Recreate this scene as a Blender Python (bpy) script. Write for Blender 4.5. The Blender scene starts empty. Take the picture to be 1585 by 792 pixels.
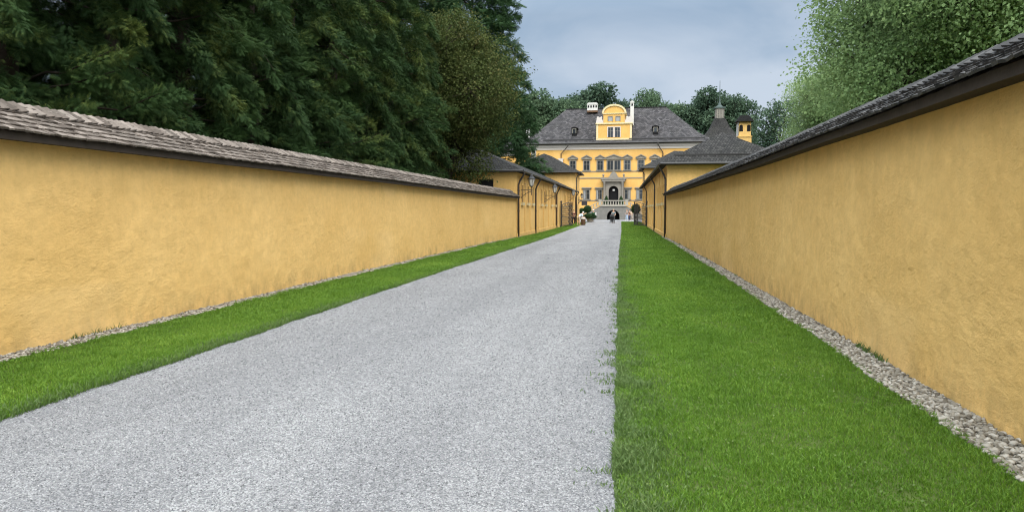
import bpy, bmesh, math, random
import numpy as np
from mathutils import Vector, Matrix
random.seed(7); RNG = np.random.default_rng(11)
S = bpy.context.scene; COL = S.collection
rad = math.radians
HAZE = 0

# ------------------------------------------------------------------ node helpers
class NT:
    def __init__(s, name):
        s.m = bpy.data.materials.new(name); s.m.use_nodes = True
        s.t = s.m.node_tree; s.t.nodes.clear()
        s.out = s.n('ShaderNodeOutputMaterial')
    def n(s, t, **k):
        nd = s.t.nodes.new(t)
        for a, v in k.items(): setattr(nd, a, v)
        return nd
    def put(s, sock, v):
        if hasattr(v, 'is_linked'): s.t.links.new(v, sock)
        elif isinstance(v, (tuple, list)) and len(v) == 3 and sock.type == 'RGBA': sock.default_value = (*v, 1)
        else: sock.default_value = v
    def co(s, kind='Object'):
        return s.n('ShaderNodeTexCoord').outputs[kind]
    def mapping(s, v, scale=(1, 1, 1), rot=(0, 0, 0), loc=(0, 0, 0)):
        m = s.n('ShaderNodeMapping'); s.put(m.inputs['Vector'], v)
        m.inputs['Scale'].default_value = scale; m.inputs['Rotation'].default_value = rot; m.inputs['Location'].default_value = loc
        return m.outputs[0]
    def noise(s, v, scale, detail=4, rough=.55, dist=0, col=False):
        m = s.n('ShaderNodeTexNoise'); s.put(m.inputs['Vector'], v)
        m.inputs['Scale'].default_value = scale; m.inputs['Detail'].default_value = detail
        m.inputs['Roughness'].default_value = rough; m.inputs['Distortion'].default_value = dist
        return m.outputs['Color' if col else 'Fac']
    def voro(s, v, scale, feature='F1', out='Color'):
        m = s.n('ShaderNodeTexVoronoi', feature=feature); s.put(m.inputs['Vector'], v)
        m.inputs['Scale'].default_value = scale
        return m.outputs[out]
    def ramp(s, f, stops):
        m = s.n('ShaderNodeValToRGB'); s.put(m.inputs['Fac'], f); e = m.color_ramp.elements
        while len(e) < len(stops): e.new(.5)
        for i, (p, c) in enumerate(stops):
            e[i].position = p; e[i].color = (*c, 1) if isinstance(c, tuple) else (c, c, c, 1)
        return m.outputs['Color']
    def mix(s, f, a, b, blend='MIX'):
        m = s.n('ShaderNodeMix', data_type='RGBA', blend_type=blend)
        s.put(m.inputs[0], f); s.put(m.inputs[6], a); s.put(m.inputs[7], b)
        return m.outputs[2]
    def math(s, op, a, b=0.0, clamp=False):
        m = s.n('ShaderNodeMath', operation=op, use_clamp=clamp); s.put(m.inputs[0], a); s.put(m.inputs[1], b)
        return m.outputs[0]
    def island(s): return s.n('ShaderNodeNewGeometry').outputs['Random Per Island']
    def bump(s, h, strength=.5, dist=.01, normal=None):
        m = s.n('ShaderNodeBump'); s.put(m.inputs['Height'], h)
        m.inputs['Strength'].default_value = strength; m.inputs['Distance'].default_value = dist
        if normal is not None: s.put(m.inputs['Normal'], normal)
        return m.outputs[0]
    def bsdf(s, col, rough=.8, spec=.3, normal=None, metal=0, trans=None):
        b = s.n('ShaderNodeBsdfPrincipled'); s.put(b.inputs['Base Color'], col); s.put(b.inputs['Roughness'], rough)
        b.inputs['Specular IOR Level'].default_value = spec; b.inputs['Metallic'].default_value = metal
        if normal is not None: s.put(b.inputs['Normal'], normal)
        o = b.outputs[0]
        if trans:
            t = s.n('ShaderNodeBsdfTranslucent'); s.put(t.inputs[0], trans[0])
            mx = s.n('ShaderNodeMixShader'); mx.inputs[0].default_value = trans[1]
            s.t.links.new(o, mx.inputs[1]); s.t.links.new(t.outputs[0], mx.inputs[2]); o = mx.outputs[0]
        s.t.links.new(o, s.out.inputs[0]); return s.m

def simple(name, col, rough=.7, spec=.3, var=.12, scale=6, metal=0, bump=0):
    t = NT(name); v = t.co(); f = t.noise(v, scale, 5)
    a = tuple(c*(1-var) for c in col); b = tuple(min(1, c*(1+var)) for c in col)
    nrm = t.bump(t.noise(v, scale*5, 4), .5, bump) if bump else None
    return t.bsdf(t.mix(f, a, b), rough, spec, nrm, metal)

def plaster(name, col, dirt=True, fine=1.0):
    t = NT(name); v = t.co()
    hue = t.ramp(t.noise(v, .55, 5, .6), [(.3, tuple(c*k for c, k in zip(col, (.93, .90, .84)))), (.7, tuple(c*k for c, k in zip(col, (1.05, 1.06, 1.10))))])
    mott = t.ramp(t.noise(v, 7, 7, .65), [(.3, .86), (.65, 1.0)])
    c = t.mix(1.0, hue, mott, 'MULTIPLY')
    sp = t.ramp(t.noise(t.mapping(v, (1, .7, 1)), 26, 5, .7), [(.30, .72), (.43, 1.0)])
    c = t.mix(.4*fine, c, t.mix(1.0, c, sp, 'MULTIPLY'))
    if dirt:
        z = t.n('ShaderNodeSeparateXYZ'); t.put(z.inputs[0], v)
        low = t.math('SUBTRACT', 1.0, t.math('DIVIDE', z.outputs[2], .42), True)
        pat = t.ramp(t.noise(t.mapping(v, (1, 1, .6)), 3.2, 6, .7), [(.42, 0.0), (.68, 1.0)])
        f = t.math('MULTIPLY', t.math('MULTIPLY', low, pat), .62)
        c = t.mix(f, c, (.20, .165, .075))
        hi = t.math('MULTIPLY', t.math('DIVIDE', t.math('SUBTRACT', z.outputs[2], 1.5), .9, True), t.ramp(t.noise(t.mapping(v, (1.6, 1.6, .25)), 1.3, 5, .7), [(.40, 0.0), (.72, 1.0)]))
        c = t.mix(t.math('MULTIPLY', hi, .38), c, (.40, .27, .10))
    area = t.ramp(t.noise(v, .7, 4, .6), [(.36, .25), (.66, 1.0)])          # smoother and rougher floated areas
    h1 = t.math('MULTIPLY', t.noise(t.mapping(v, (1, 1, 1.7), (rad(24), 0, 0)), 8, 7, .68, .15), area)
    h2 = t.noise(v, 48, 6, .7)
    crk = t.voro(t.mapping(t.mix(.12, v, t.noise(v, 2.5, 4, .6, col=True)), (1, .8, 1)), .9, 'DISTANCE_TO_EDGE', 'Distance')
    ck = t.math('MULTIPLY', t.ramp(crk, [(.0, 1.0), (.006, 0.0)]), t.ramp(t.noise(v, .45, 3), [(.58, 0.0), (.72, .3)]))
    c = t.mix(t.math('MULTIPLY', ck, fine), c, tuple(q*.42 for q in col))
    rep_ = t.ramp(t.noise(t.mapping(v, (1, .55, 1.1), (0, 0, 0), (4, 2, 7)), .42, 2, .4), [(.62, 0.0), (.66, 1.0)])
    c = t.mix(t.math('MULTIPLY', rep_, .30), c, tuple(min(1, q*k) for q, k in zip(col, (1.06, 1.12, 1.35))))
    n = t.bump(h1, .62*fine, .036); n = t.bump(h2, .4*fine, .008, n)
    return t.bsdf(c, .92, .15, n)

def shingle_brick(name, c1, c2, sx=.2, sy=.26, moss=(.10, .10, .075)):
    t = NT(name); v = t.co('UV')
    b = t.n('ShaderNodeTexBrick'); t.put(b.inputs['Vector'], v)
    b.offset = .45; b.inputs['Scale'].default_value = 1; b.inputs['Brick Width'].default_value = sx
    b.inputs['Row Height'].default_value = sy; b.inputs['Mortar Size'].default_value = .014; b.inputs['Mortar Smooth'].default_value = .3
    b.inputs['Color1'].default_value = (0, 0, 0, 1); b.inputs['Color2'].default_value = (1, 1, 1, 1); b.inputs['Mortar'].default_value = (.0, .0, .0, 1)
    ob = t.co()
    f = t.mix(.45, b.outputs['Color'], t.noise(ob, 9, 3, .7, col=False))
    c = t.ramp(f, [(.22, c1), (.55, tuple((p+q)/2 for p, q in zip(c1, c2))), (.82, c2)])
    c = t.mix(t.ramp(t.noise(ob, .8, 5, .65), [(.45, 0.0), (.7, .55)]), c, moss)
    fl = t.ramp(t.noise(t.mapping(v, (5, 4, 1)), 1.0, 2, .5), [(.66, 0.0), (.73, 1.0)])
    c = t.mix(t.math('MULTIPLY', fl, .6), c, tuple(min(1, q*1.9) for q in c2))
    c = t.mix(b.outputs['Fac'], c, tuple(q*.25 for q in c1))
    h = t.math('ADD', t.math('MULTIPLY', b.outputs['Fac'], -1.0), t.math('MULTIPLY', t.noise(ob, 12, 4), 1.2))
    return t.bsdf(c, .85, .2, t.bump(h, .9, .05))

def leafmat(name, dark, light, tip=None, tr=.28, scale=.45):
    t = NT(name); v = t.co()
    f = t.math('ADD', t.math('MULTIPLY', t.island(), .5), t.math('MULTIPLY', t.ramp(t.noise(v, scale, 3, .6), [(.33, 0.0), (.67, 1.0)]), .5))
    c = t.ramp(f, [(.1, dark), (.55, tuple((a+b)/2 for a, b in zip(dark, light))), (.9, light)])
    if tip:
        k = t.ramp(t.noise(v, scale*1.7, 4, .7), [(.5, 0.0), (.68, 1.0)])
        c = t.mix(t.math('MULTIPLY', k, t.island()), c, tip)
    return t.bsdf(c, .68, .10, None, 0, (c, tr))

M = {}
YEL = (.74, .482, .182)
M['plaster'] = plaster('yellow plaster', YEL)
M['plaster_far'] = plaster('yellow house plaster', (.72, .46, .165), True, .5)
M['plaster_palace'] = plaster('palace plaster', (.62, .362, .112), False, .5)
M['cream'] = simple('cream trim', (.53, .44, .26), .8, .2)
M['white'] = simple('white limewash', (.47, .46, .44), .8, .2, .07)
M['palewhite'] = simple('pale cornice paint', (.47, .42, .385), .8, .2, .07)
M['stone'] = simple('grey stone', (.20, .18, .155), .85, .2, .3, 2.5, 0, .02)
M['pale_stone'] = simple('pale stone', (.30, .28, .24), .85, .2, .2, 2.5, 0, .02)
M['dark_stone'] = simple('mossy dark stone', (.155, .148, .135), .9, .2, .35, 2.2, 0, .03)
M['hole'] = simple('dark interior', (.012, .012, .013), .9, .1)
M['glass'] = simple('window glass', (.022, .026, .030), .12, .5, .3, 1.5)
M['blind'] = simple('grey window blind', (.25, .25, .25), .6, .3, .1)
M['frame'] = simple('grey window frame', (.20, .18, .15), .7, .2)
M['iron'] = simple('black iron', (.018, .018, .02), .45, .4, .2)
M['pipe'] = simple('brown copper pipe', (.045, .036, .032), .45, .4, .25, 3)
M['gutter'] = simple('dark gutter', (.035, .033, .033), .5, .35, .2, 3)
M['lampglass'] = simple('milky lantern glass', (.42, .42, .40), .25, .5, .1)
M['fascia'] = simple('dark stained board', (.040, .031, .025), .8, .2, .35, 5, 0, .01)
M['roof_near'] = shingle_brick('wooden shingle roof', (.016, .0155, .0155), (.058, .055, .053), .16, .22, (.030, .030, .025))
M['roof_far'] = shingle_brick('palace shingle roof', (.022, .021, .023), (.085, .079, .082), .42, .40, (.036, .034, .032))
M['bark'] = simple('bark', (.040, .032, .025), .9, .1, .4, 5, 0, .04)
M['copper'] = simple('green copper', (.048, .068, .062), .6, .3)
M['brownwood'] = simple('brown wood', (.10, .055, .03), .7, .2, .3, 6)
M['signblack'] = simple('dark sign board', (.035, .034, .045), .5, .3)
M['skin'] = simple('skin', (.52, .32, .23), .55, .3, .06)
def cloth(n, c): return simple(n, c, .85, .1, .12, 12)

t = NT('split shingles'); v = t.co(); isl = t.island()
c = t.ramp(isl, [(.0, (.075, .060, .049)), (.45, (.138, .114, .097)), (1.0, (.245, .208, .181))])
gr = t.noise(t.mapping(v, (9, 60, 9)), 1.0, 4, .6)
c = t.mix(1.0, c, t.ramp(gr, [(.3, .62), (.65, 1.12)]), 'MULTIPLY')
c = t.mix(t.ramp(t.noise(v, 1.1, 5, .65), [(.5, 0.0), (.75, .6)]), c, (.085, .08, .07))
M['shingle'] = t.bsdf(c, .82, .22, t.bump(gr, .4, .008))
t = NT('dark grey shingles'); v = t.co(); isl = t.island()  # darker, cooler grey variant of the split shingles
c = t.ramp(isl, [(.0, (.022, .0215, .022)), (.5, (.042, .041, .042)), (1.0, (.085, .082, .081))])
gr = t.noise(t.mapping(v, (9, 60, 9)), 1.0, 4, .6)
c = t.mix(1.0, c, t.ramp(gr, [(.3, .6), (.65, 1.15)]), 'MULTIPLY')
M['shingle_dark'] = t.bsdf(c, .8, .22, t.bump(gr, .4, .008))

t = NT('crushed grey gravel'); v = t.co()
vc = t.voro(v, 88, 'F1', 'Color'); vd = t.voro(v, 88, 'F1', 'Distance'); vc2 = t.voro(v, 40, 'F1', 'Color')
sep = t.n('ShaderNodeSeparateColor'); t.put(sep.inputs[0], vc); sep2 = t.n('ShaderNodeSeparateColor'); t.put(sep2.inputs[0], vc2)
g = t.math('ADD', t.math('MULTIPLY', sep.outputs[0], .6), t.math('MULTIPLY', sep2.outputs[0], .4))
c = t.ramp(g, [(.1, (.165, .166, .171)), (.5, (.262, .264, .269)), (.9, (.37, .371, .375))])
c = t.mix(t.ramp(vd, [(.40, 0.0), (.75, .75)]), c, (.10, .10, .11))  # gaps between the stones darkened, their shadow put into the colour
big = t.math('ADD', t.math('MULTIPLY', t.noise(t.mapping(v, (1, .35, 1)), .9, 5, .6), .5), t.math('MULTIPLY', t.noise(t.mapping(v, (1.1, .05, 1)), 1.0, 3, .5), .5))
c = t.mix(1.0, c, t.ramp(big, [(.36, (.81, .81, .825)), (.62, (1.12, 1.12, 1.115))]), 'MULTIPLY')
pt = t.ramp(t.noise(t.mapping(v, (1, 1, 1), (0, 0, 0), (3, 1, 0)), 1.5, 3, .5), [(.70, 0.0), (.76, .5)])
c = t.mix(pt, c, (.48, .47, .45))
M['gravel'] = t.bsdf(c, .9, .15, t.bump(t.math('MULTIPLY', vd, -1.0), .8, .014))
t = NT('gravel chips'); i = t.island()
M['chips'] = t.bsdf(t.ramp(i, [(.0, (.06, .061, .066)), (.45, (.16, .162, .169)), (.8, (.215, .217, .229)), (1.0, (.40, .398, .40))]), .85, .2)
t = NT('river pebbles'); i = t.island(); v = t.co()
c = t.ramp(i, [(.0, (.095, .08, .06)), (.3, (.20, .178, .145)), (.65, (.29, .265, .225)), (1.0, (.42, .39, .345))])
c = t.mix(1.0, c, t.ramp(t.noise(v, 30, 4), [(.3, .8), (.7, 1.05)]), 'MULTIPLY')
M['pebble'] = t.bsdf(c, .75, .25)
M['soil'] = simple('soil under grass', (.06, .085, .022), .95, .1, .4, 5)
M['strip_soil'] = simple('dirt under pebbles', (.10, .09, .065), .95, .1, .4, 8)
M['field'] = simple('meadow', (.06, .11, .025), .95, .1, .35, .4)
def grassmat(name, a, b, d):
    t = NT(name); v = t.co(); i = t.island()
    big = t.ramp(t.noise(t.mapping(v, (1, .5, 1)), .8, 5, .65), [(.32, 0.0), (.68, 1.0)])
    f = t.math('ADD', t.math('MULTIPLY', i, .6), t.math('MULTIPLY', big, .4))
    c = t.ramp(f, [(.08, a), (.6, b), (.97, d)])
    return t.bsdf(c, .55, .3, None, 0, (c, .4))
M['grass'] = grassmat('lawn grass', (.060, .134, .012), (.118, .232, .022), (.215, .325, .045))
M['edgegrass'] = grassmat('coarse edge grass', (.058, .105, .026), (.105, .175, .048), (.20, .26, .10))
M['clover'] = grassmat('clover leaves', (.08, .15, .03), (.13, .20, .05), (.26, .30, .14))
M['thuja'] = leafmat('thuja sprays', (.016, .039, .015), (.052, .096, .029), (.165, .195, .045), .24, .55)
M['brownleaf'] = leafmat('olive brown leaves', (.040, .062, .020), (.095, .118, .034), (.155, .125, .050), .32, .5)
M['spruce'] = leafmat('spruce needles', (.018, .045, .018), (.050, .095, .036), None, .2, .3)
M['maple'] = leafmat('maple leaves', (.19, .275, .125), (.30, .40, .18), (.36, .42, .17), .48, .5)
M['maple2'] = leafmat('plane leaves', (.19, .285, .125), (.29, .39, .165), None, .48, .4)
M['farleaf'] = leafmat('far leaves', (.055, .092, .055), (.115, .168, .088), None, .3, .15)  # far leaf colours are lightened and blued, standing in for distance haze
M['farleaf2'] = leafmat('far dark leaves', (.044, .078, .054), (.090, .135, .080), None, .3, .15)
M['farleaf3'] = leafmat('far light leaves', (.068, .115, .068), (.125, .180, .095), None, .3, .15)
M['hedgeleaf'] = leafmat('clipped box leaves', (.014, .036, .014), (.035, .075, .026), None, .2, 2)

# ------------------------------------------------------------------ object helpers
ORG = {}
def thing(name, label, cat, loc=(0, 0, 0), rz=0, group=None):
    o = bpy.data.objects.new(name, None); COL.objects.link(o); o.location = loc; o.rotation_euler = (0, 0, rz)
    o.empty_display_size = .3
    tag(o, label, cat, group); ORG[o] = Vector(loc); return o
def tag(o, label=None, cat=None, group=None, kind=None):
    for k, v in (('label', label), ('category', cat), ('group', group), ('kind', kind)):
        if v: o[k] = v
    return o
def auto_uv(me):
    uv = me.uv_layers.new(name='UVMap')
    Z = Vector((0, 0, 1))
    for p in me.polygons:
        n = p.normal; tx = Z.cross(n)
        if tx.length < .01: tx = Vector((1, 0, 0))
        tx.normalize(); ty = n.cross(tx)
        for li in p.loop_indices:
            c = me.vertices[me.loops[li].vertex_index].co
            uv.data[li].uv = (c.dot(tx), c.dot(ty))
class MB:
    def __init__(s): s.v = []; s.f = []
    def add(s, vs, fs):
        b = len(s.v); s.v += [tuple(v) for v in vs]; s.f += [tuple(i+b for i in f) for f in fs]; return s
    def box(s, x0, x1, y0, y1, z0, z1):
        return s.add([(x, y, z) for z in (z0, z1) for x, y in ((x0, y0), (x1, y0), (x1, y1), (x0, y1))],
                     [(3, 2, 1, 0), (4, 5, 6, 7), (0, 1, 5, 4), (1, 2, 6, 5), (2, 3, 7, 6), (3, 0, 4, 7)])
    def prism(s, poly, z0, z1):                       # poly xy counter-clockwise
        n = len(poly)
        return s.add([(x, y, z0) for x, y in poly]+[(x, y, z1) for x, y in poly],
                     [tuple(range(n-1, -1, -1)), tuple(range(n, 2*n))]+[(i, (i+1) % n, n+(i+1) % n, n+i) for i in range(n)])
    def front(s, poly, y0, y1):                       # poly in x,z extruded along y (y0 front)
        n = len(poly)
        return s.add([(x, y0, z) for x, z in poly]+[(x, y1, z) for x, z in poly],
                     [tuple(range(n)), tuple(range(2*n-1, n-1, -1))]+[(i, n+i, n+(i+1) % n, (i+1) % n) for i in range(n)])
    def tube(s, pts, r, k=8, cap=True):
        pts = [Vector(p) for p in pts]; n = len(pts); rr = r if isinstance(r, (list, tuple)) else [r]*n
        vs = []; prev = None
        for i, p in enumerate(pts):
            d = (pts[min(i+1, n-1)]-pts[max(i-1, 0)]).normalized()
            if prev is None: prev = d.orthogonal().normalized()
            u = (prev-d*prev.dot(d)).normalized(); prev = u; w = d.cross(u)
            vs += [p+rr[i]*(u*math.cos(a*2*math.pi/k)+w*math.sin(a*2*math.pi/k)) for a in range(k)]
        fs = [(i*k+a, i*k+(a+1) % k, (i+1)*k+(a+1) % k, (i+1)*k+a) for i in range(n-1) for a in range(k)]
        if cap: fs += [tuple(range(k-1, -1, -1)), tuple((n-1)*k+a for a in range(k))]
        return s.add(vs, fs)
    def lathe(s, prof, c=(0, 0), k=12, a0=0):         # prof (r,z)
        vs = []; n = len(prof)
        for r, z in prof: vs += [(c[0]+r*math.cos(a0+a*2*math.pi/k), c[1]+r*math.sin(a0+a*2*math.pi/k), z) for a in range(k)]
        fs = [(i*k+a, i*k+(a+1) % k, (i+1)*k+(a+1) % k, (i+1)*k+a) for i in range(n-1) for a in range(k)]
        fs += [tuple(range(k-1, -1, -1)), tuple((n-1)*k+a for a in range(k))]
        return s.add(vs, fs)
    def build(s, name, m, parent=None, world=True, smooth=False, uv=False):
        off = ORG.get(parent, Vector((0, 0, 0))) if (parent and world) else Vector((0, 0, 0))
        me = bpy.data.meshes.new(name); me.from_pydata([tuple(Vector(v)-off) for v in s.v], [], s.f); me.update()
        bm = bmesh.new(); bm.from_mesh(me); bmesh.ops.recalc_face_normals(bm, faces=bm.faces); bm.to_mesh(me); bm.free()
        if uv: auto_uv(me)
        if smooth: me.polygons.foreach_set('use_smooth', [True]*len(me.polygons))
        me.materials.append(M[m] if isinstance(m, str) else m)
        o = bpy.data.objects.new(name, me); COL.objects.link(o)
        if parent: o.parent = parent; ORG[o] = off
        return o
def copy_tree(o, parent=None):
    c = o.copy(); COL.objects.link(c); c.parent = parent
    for ch in list(o.children): copy_tree(ch, c)
    return c
def np_mesh(name, V, F, m, parent=None, smooth=False, k=3):
    V = np.ascontiguousarray(V, dtype=np.float32); F = np.ascontiguousarray(F, dtype=np.int32)
    me = bpy.data.meshes.new(name); me.vertices.add(len(V)); me.vertices.foreach_set('co', V.ravel())
    me.loops.add(F.size); me.loops.foreach_set('vertex_index', F.ravel())
    me.polygons.add(len(F)); me.polygons.foreach_set('loop_start', np.arange(0, F.size, k, dtype=np.int32))
    me.polygons.foreach_set('use_smooth', np.full(len(F), smooth))
    me.update(calc_edges=True); me.materials.append(M[m] if isinstance(m, str) else m)
    o = bpy.data.objects.new(name, me); COL.objects.link(o)
    if parent: o.parent = parent; ORG[o] = ORG.get(parent, Vector((0, 0, 0)))
    return o
def vnoise(x, y, seed=0):
    x = np.asarray(x, float); y = np.asarray(y, float); r = np.random.default_rng(seed); T = r.random((256, 256))
    xi = np.floor(x).astype(int); yi = np.floor(y).astype(int); fx = x-xi; fy = y-yi
    fx = fx*fx*(3-2*fx); fy = fy*fy*(3-2*fy)
    g = lambda a, b: T[a % 256, b % 256]
    return (g(xi, yi)*(1-fx)+g(xi+1, yi)*fx)*(1-fy)+(g(xi, yi+1)*(1-fx)+g(xi+1, yi+1)*fx)*fy-.5
def interp(tab, y):
    a = np.array(tab); return np.interp(y, a[:, 0], a[:, 1])

# ------------------------------------------------------------------ plan of the drive
WL = [(-9, -6.72), (7, -6.66), (16, -6.64), (34, -6.34), (42.4, -5.95)]
WR = [(-9, 2.70), (5, 2.72), (9, 2.78), (20, 2.80), (34, 2.74), (43.2, 2.62)]
BL = [(42.4, -5.92), (50, -5.66), (63, -5.52), (92, -5.48)]            # left house front
BR = [(43.2, 2.62), (57, 2.58), (92, 2.66)]
def wl(y): return np.where(np.asarray(y) < 42.4, interp(WL, y), interp(BL, y))
def wr(y): return np.where(np.asarray(y) < 43.2, interp(WR, y), interp(BR, y))
def pl(y):
    y = np.asarray(y, float)
    return interp([(-9, -4.68), (12, -4.66), (20, -4.57), (43, -4.16), (68, -4.10), (100, -4.1)], y)+.04*vnoise(y*.9, y*0, 3)+.035*vnoise(y*3.7, y*0, 4)
def pr(y):
    y = np.asarray(y, float)
    return interp([(-9, .03), (24, .0), (53, .13), (100, .2)], y)+.018*vnoise(y*1.1, y*0, 5)+.03*vnoise(y*4.3, y*0, 6)
def sl(y): y = np.asarray(y, float); return wl(y)+interp([(0, .27), (12, .25), (43, .17), (100, .12)], y)+.05*vnoise(y*2.3, y*0, 8)
def sr(y): y = np.asarray(y, float); return wr(y)-interp([(0, .35), (20, .31), (43, .2), (100, .18)], y)+.06*vnoise(y*2.3, y*0, 9)

def strip(name, fa, fb, y0, y1, z, m, step=.12):
    ys = np.arange(y0, y1+step, step); a = fa(ys); b = fb(ys); n = len(ys)
    V = np.empty((2*n, 3)); V[0::2] = np.c_[a, ys, np.full(n, z)]; V[1::2] = np.c_[b, ys, np.full(n, z)]
    i = np.arange(n-1)*2
    return np_mesh(name, V, np.c_[i, i+1, i+3, i+2], m, k=4)

MB().add([(-900, -500, -.03), (900, -500, -.03), (900, 1500, -.03), (-900, 1500, -.03)], [(0, 1, 2, 3)]).build('ground', 'field')['kind'] = 'structure'
o = strip('gravel_path', lambda y: pl(y)-.12, lambda y: pr(y)+.12, -8, 100, 0, 'gravel', .5); o['kind'] = 'structure'
o = MB().add([(-30, 99.9, .004), (28, 99.9, .004), (28, 131, .004), (-30, 131, .004)], [(0, 1, 2, 3)]).build('courtyard', 'gravel'); o['kind'] = 'structure'
o = strip('lawn', pr, sr, -8, 100, .008, 'soil'); o['kind'] = 'structure'
o = strip('verge', sl, pl, -8, 90, .008, 'soil'); o['kind'] = 'structure'
o = strip('drainage_strip', wl, lambda y: sl(y)+.03, -8, 91, .004, 'strip_soil'); o['kind'] = 'structure'
o = strip('drainage_strip', lambda y: sr(y)-.03, wr, -8, 95, .004, 'strip_soil'); o['kind'] = 'structure'

# ---- grass blades
def blades(P, h, w, lean=.95):
    n = len(P); az = RNG.random(n)*2*math.pi; hd = RNG.random(n)*2*math.pi; L = h*lean*(.3+RNG.random(n))
    px, py = np.cos(az)*w/2, np.sin(az)*w/2; dx, dy = np.cos(hd)*L, np.sin(hd)*L
    z0 = np.full(n, .004)
    V = np.empty((n, 5, 3))
    V[:, 0] = np.c_[P[:, 0]-px, P[:, 1]-py, z0]; V[:, 1] = np.c_[P[:, 0]+px, P[:, 1]+py, z0]
    mx, my, mz = P[:, 0]+dx*.35, P[:, 1]+dy*.35, .008+h*.62
    V[:, 2] = np.c_[mx-px*.8, my-py*.8, mz]; V[:, 3] = np.c_[mx+px*.8, my+py*.8, mz]
    V[:, 4] = np.c_[P[:, 0]+dx, P[:, 1]+dy, .008+h]
    F = np.array([[0, 1, 3], [0, 3, 2], [2, 3, 4]])[None]+(np.arange(n)*5)[:, None, None]
    return V.reshape(-1, 3), F.reshape(-1, 3)
def scatter(fa, fb, y0, y1, dens):
    w = 4.0; n = int(dens*(y1-y0)*w); y = y0+(y1-y0)*RNG.random(n); a, b = fa(y), fb(y); x = a.min()+RNG.random(n)*w
    k = (x > a) & (x < b); return np.c_[x[k], y[k]]
def join(parts):
    Vs, Fs, o = [], [], 0
    for V, F in parts: Vs.append(V); Fs.append(F+o); o += len(V)
    return np.concatenate(Vs), np.concatenate(Fs)
def lawn(name, fa, fb, zones):
    ps = []
    for y0, y1, d, h, w in zones:
        P = scatter(fa, fb, y0, y1, d); n = len(P)
        tuft = 1+.9*vnoise(P[:, 0]*3.1, P[:, 1]*2.3, 21)+.7*vnoise(P[:, 0]*9, P[:, 1]*8, 22)
        ps.append(blades(P, h*(.55+.75*RNG.random(n))*np.clip(tuft, .35, 2), w*(.7+.6*RNG.random(n))))
    V, F = join(ps); o = np_mesh(name, V, F, 'grass'); o['kind'] = 'stuff'; return o
lawn('lawn_grass', lambda y: pr(y)-.02, lambda y: sr(y)+.03, [(2.5, 6, 9500, .026, .0055), (6, 10, 6800, .027, .007), (10, 18, 3300, .030, .011), (18, 32, 1500, .036, .018), (32, 60, 650, .05, .03), (60, 100, 300, .055, .05)])
lawn('verge_grass', lambda y: sl(y)-.03, lambda y: pl(y)+.02, [(4, 10, 6500, .028, .007), (10, 18, 3500, .032, .011), (18, 32, 1700, .038, .018), (32, 60, 700, .05, .03), (60, 90, 300, .055, .05)])
# coarse longer grass hugging the path edge
parts = []
for y0, y1, d in ((2.5, 7, 2600), (7, 14, 1300), (14, 40, 350)):
    n = int(d*(y1-y0)); y = y0+(y1-y0)*RNG.random(n); x = pr(y)-.04+np.abs(RNG.normal(0, .17, n))
    tf = np.clip(1+1.2*vnoise(x*5, y*4.2, 31), .5, 1.5)
    parts.append(blades(np.c_[x, y], (.018+.034*RNG.random(n))*tf, .005+.004*RNG.random(n)+.0003*y, .9))
for y0, y1, d in ((2.5, 9, 420), (9, 22, 260)):                 # runners creeping out over the gravel in tufts
    n = int(d*(y1-y0)); y = y0+(y1-y0)*RNG.random(n); k = vnoise(y*4.5, y*0, 35)+.6*vnoise(y*13, y*0, 36) > .10; y = y[k]
    x = pr(y)+.02-np.abs(RNG.normal(0, .06+.10*np.clip(vnoise(y*2.1, y*0, 37)+.3, 0, 1), len(y)))
    parts.append(blades(np.c_[x, y], .012+.022*RNG.random(len(y)), .005+.003*RNG.random(len(y))+.0003*y, 1.6))
for y0, y1, d in ((4, 12, 500), (12, 40, 200)):
    n = int(d*(y1-y0)); y = y0+(y1-y0)*RNG.random(n); x = pl(y)+.05-np.abs(RNG.normal(0, .12, n))
    parts.append(blades(np.c_[x, y], .03+.04*RNG.random(n), .006+.004*RNG.random(n), .9))
for y0, y1, d, f, sg in ((3, 14, 130, wr, -1), (14, 40, 60, wr, -1), (5, 40, 60, wl, 1)):            # tufts at the wall foot
    n = int(d*(y1-y0)); y = y0+(y1-y0)*RNG.random(n); k = vnoise(y*1.7, y*0, 41) > .24; y = y[k]; n = len(y)
    x = f(y)+sg*(.02+.05*RNG.random(n)); parts.append(blades(np.c_[x, y], .04+.07*RNG.random(n), .006+.004*RNG.random(n), .7))
V, F = join(parts); np_mesh('edge_grass', V, F, 'edgegrass')['kind'] = 'stuff'
# clover and daisy leaves
P = scatter(lambda y: pr(y)+.1, sr, 2.6, 8, 45); P = P[vnoise(P[:, 0]*2.2, P[:, 1]*1.8, 51)+.5*vnoise(P[:, 0]*7, P[:, 1]*6, 52) > .10]
n = len(P); Vs = []
for q in range(3):
    a = RNG.random(n)*6.28 if q == 0 else a+2.09
    r = .005+.005*RNG.random(n); z = .025+.012*RNG.random(n); cx, cy = P[:, 0]+np.cos(a)*r, P[:, 1]+np.sin(a)*r
    t4 = [np.c_[cx+r*.9*np.cos(a+b), cy+r*.9*np.sin(a+b), z+.006*math.sin(b)] for b in (0, 1.57, 3.14, 4.71)]
    Vs.append(np.stack(t4, 1).reshape(-1, 3))
V = np.concatenate(Vs); F = np.arange(len(V)).reshape(-1, 4)
np_mesh('clover', V, F, 'clover', k=4)['kind'] = 'stuff'

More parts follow.
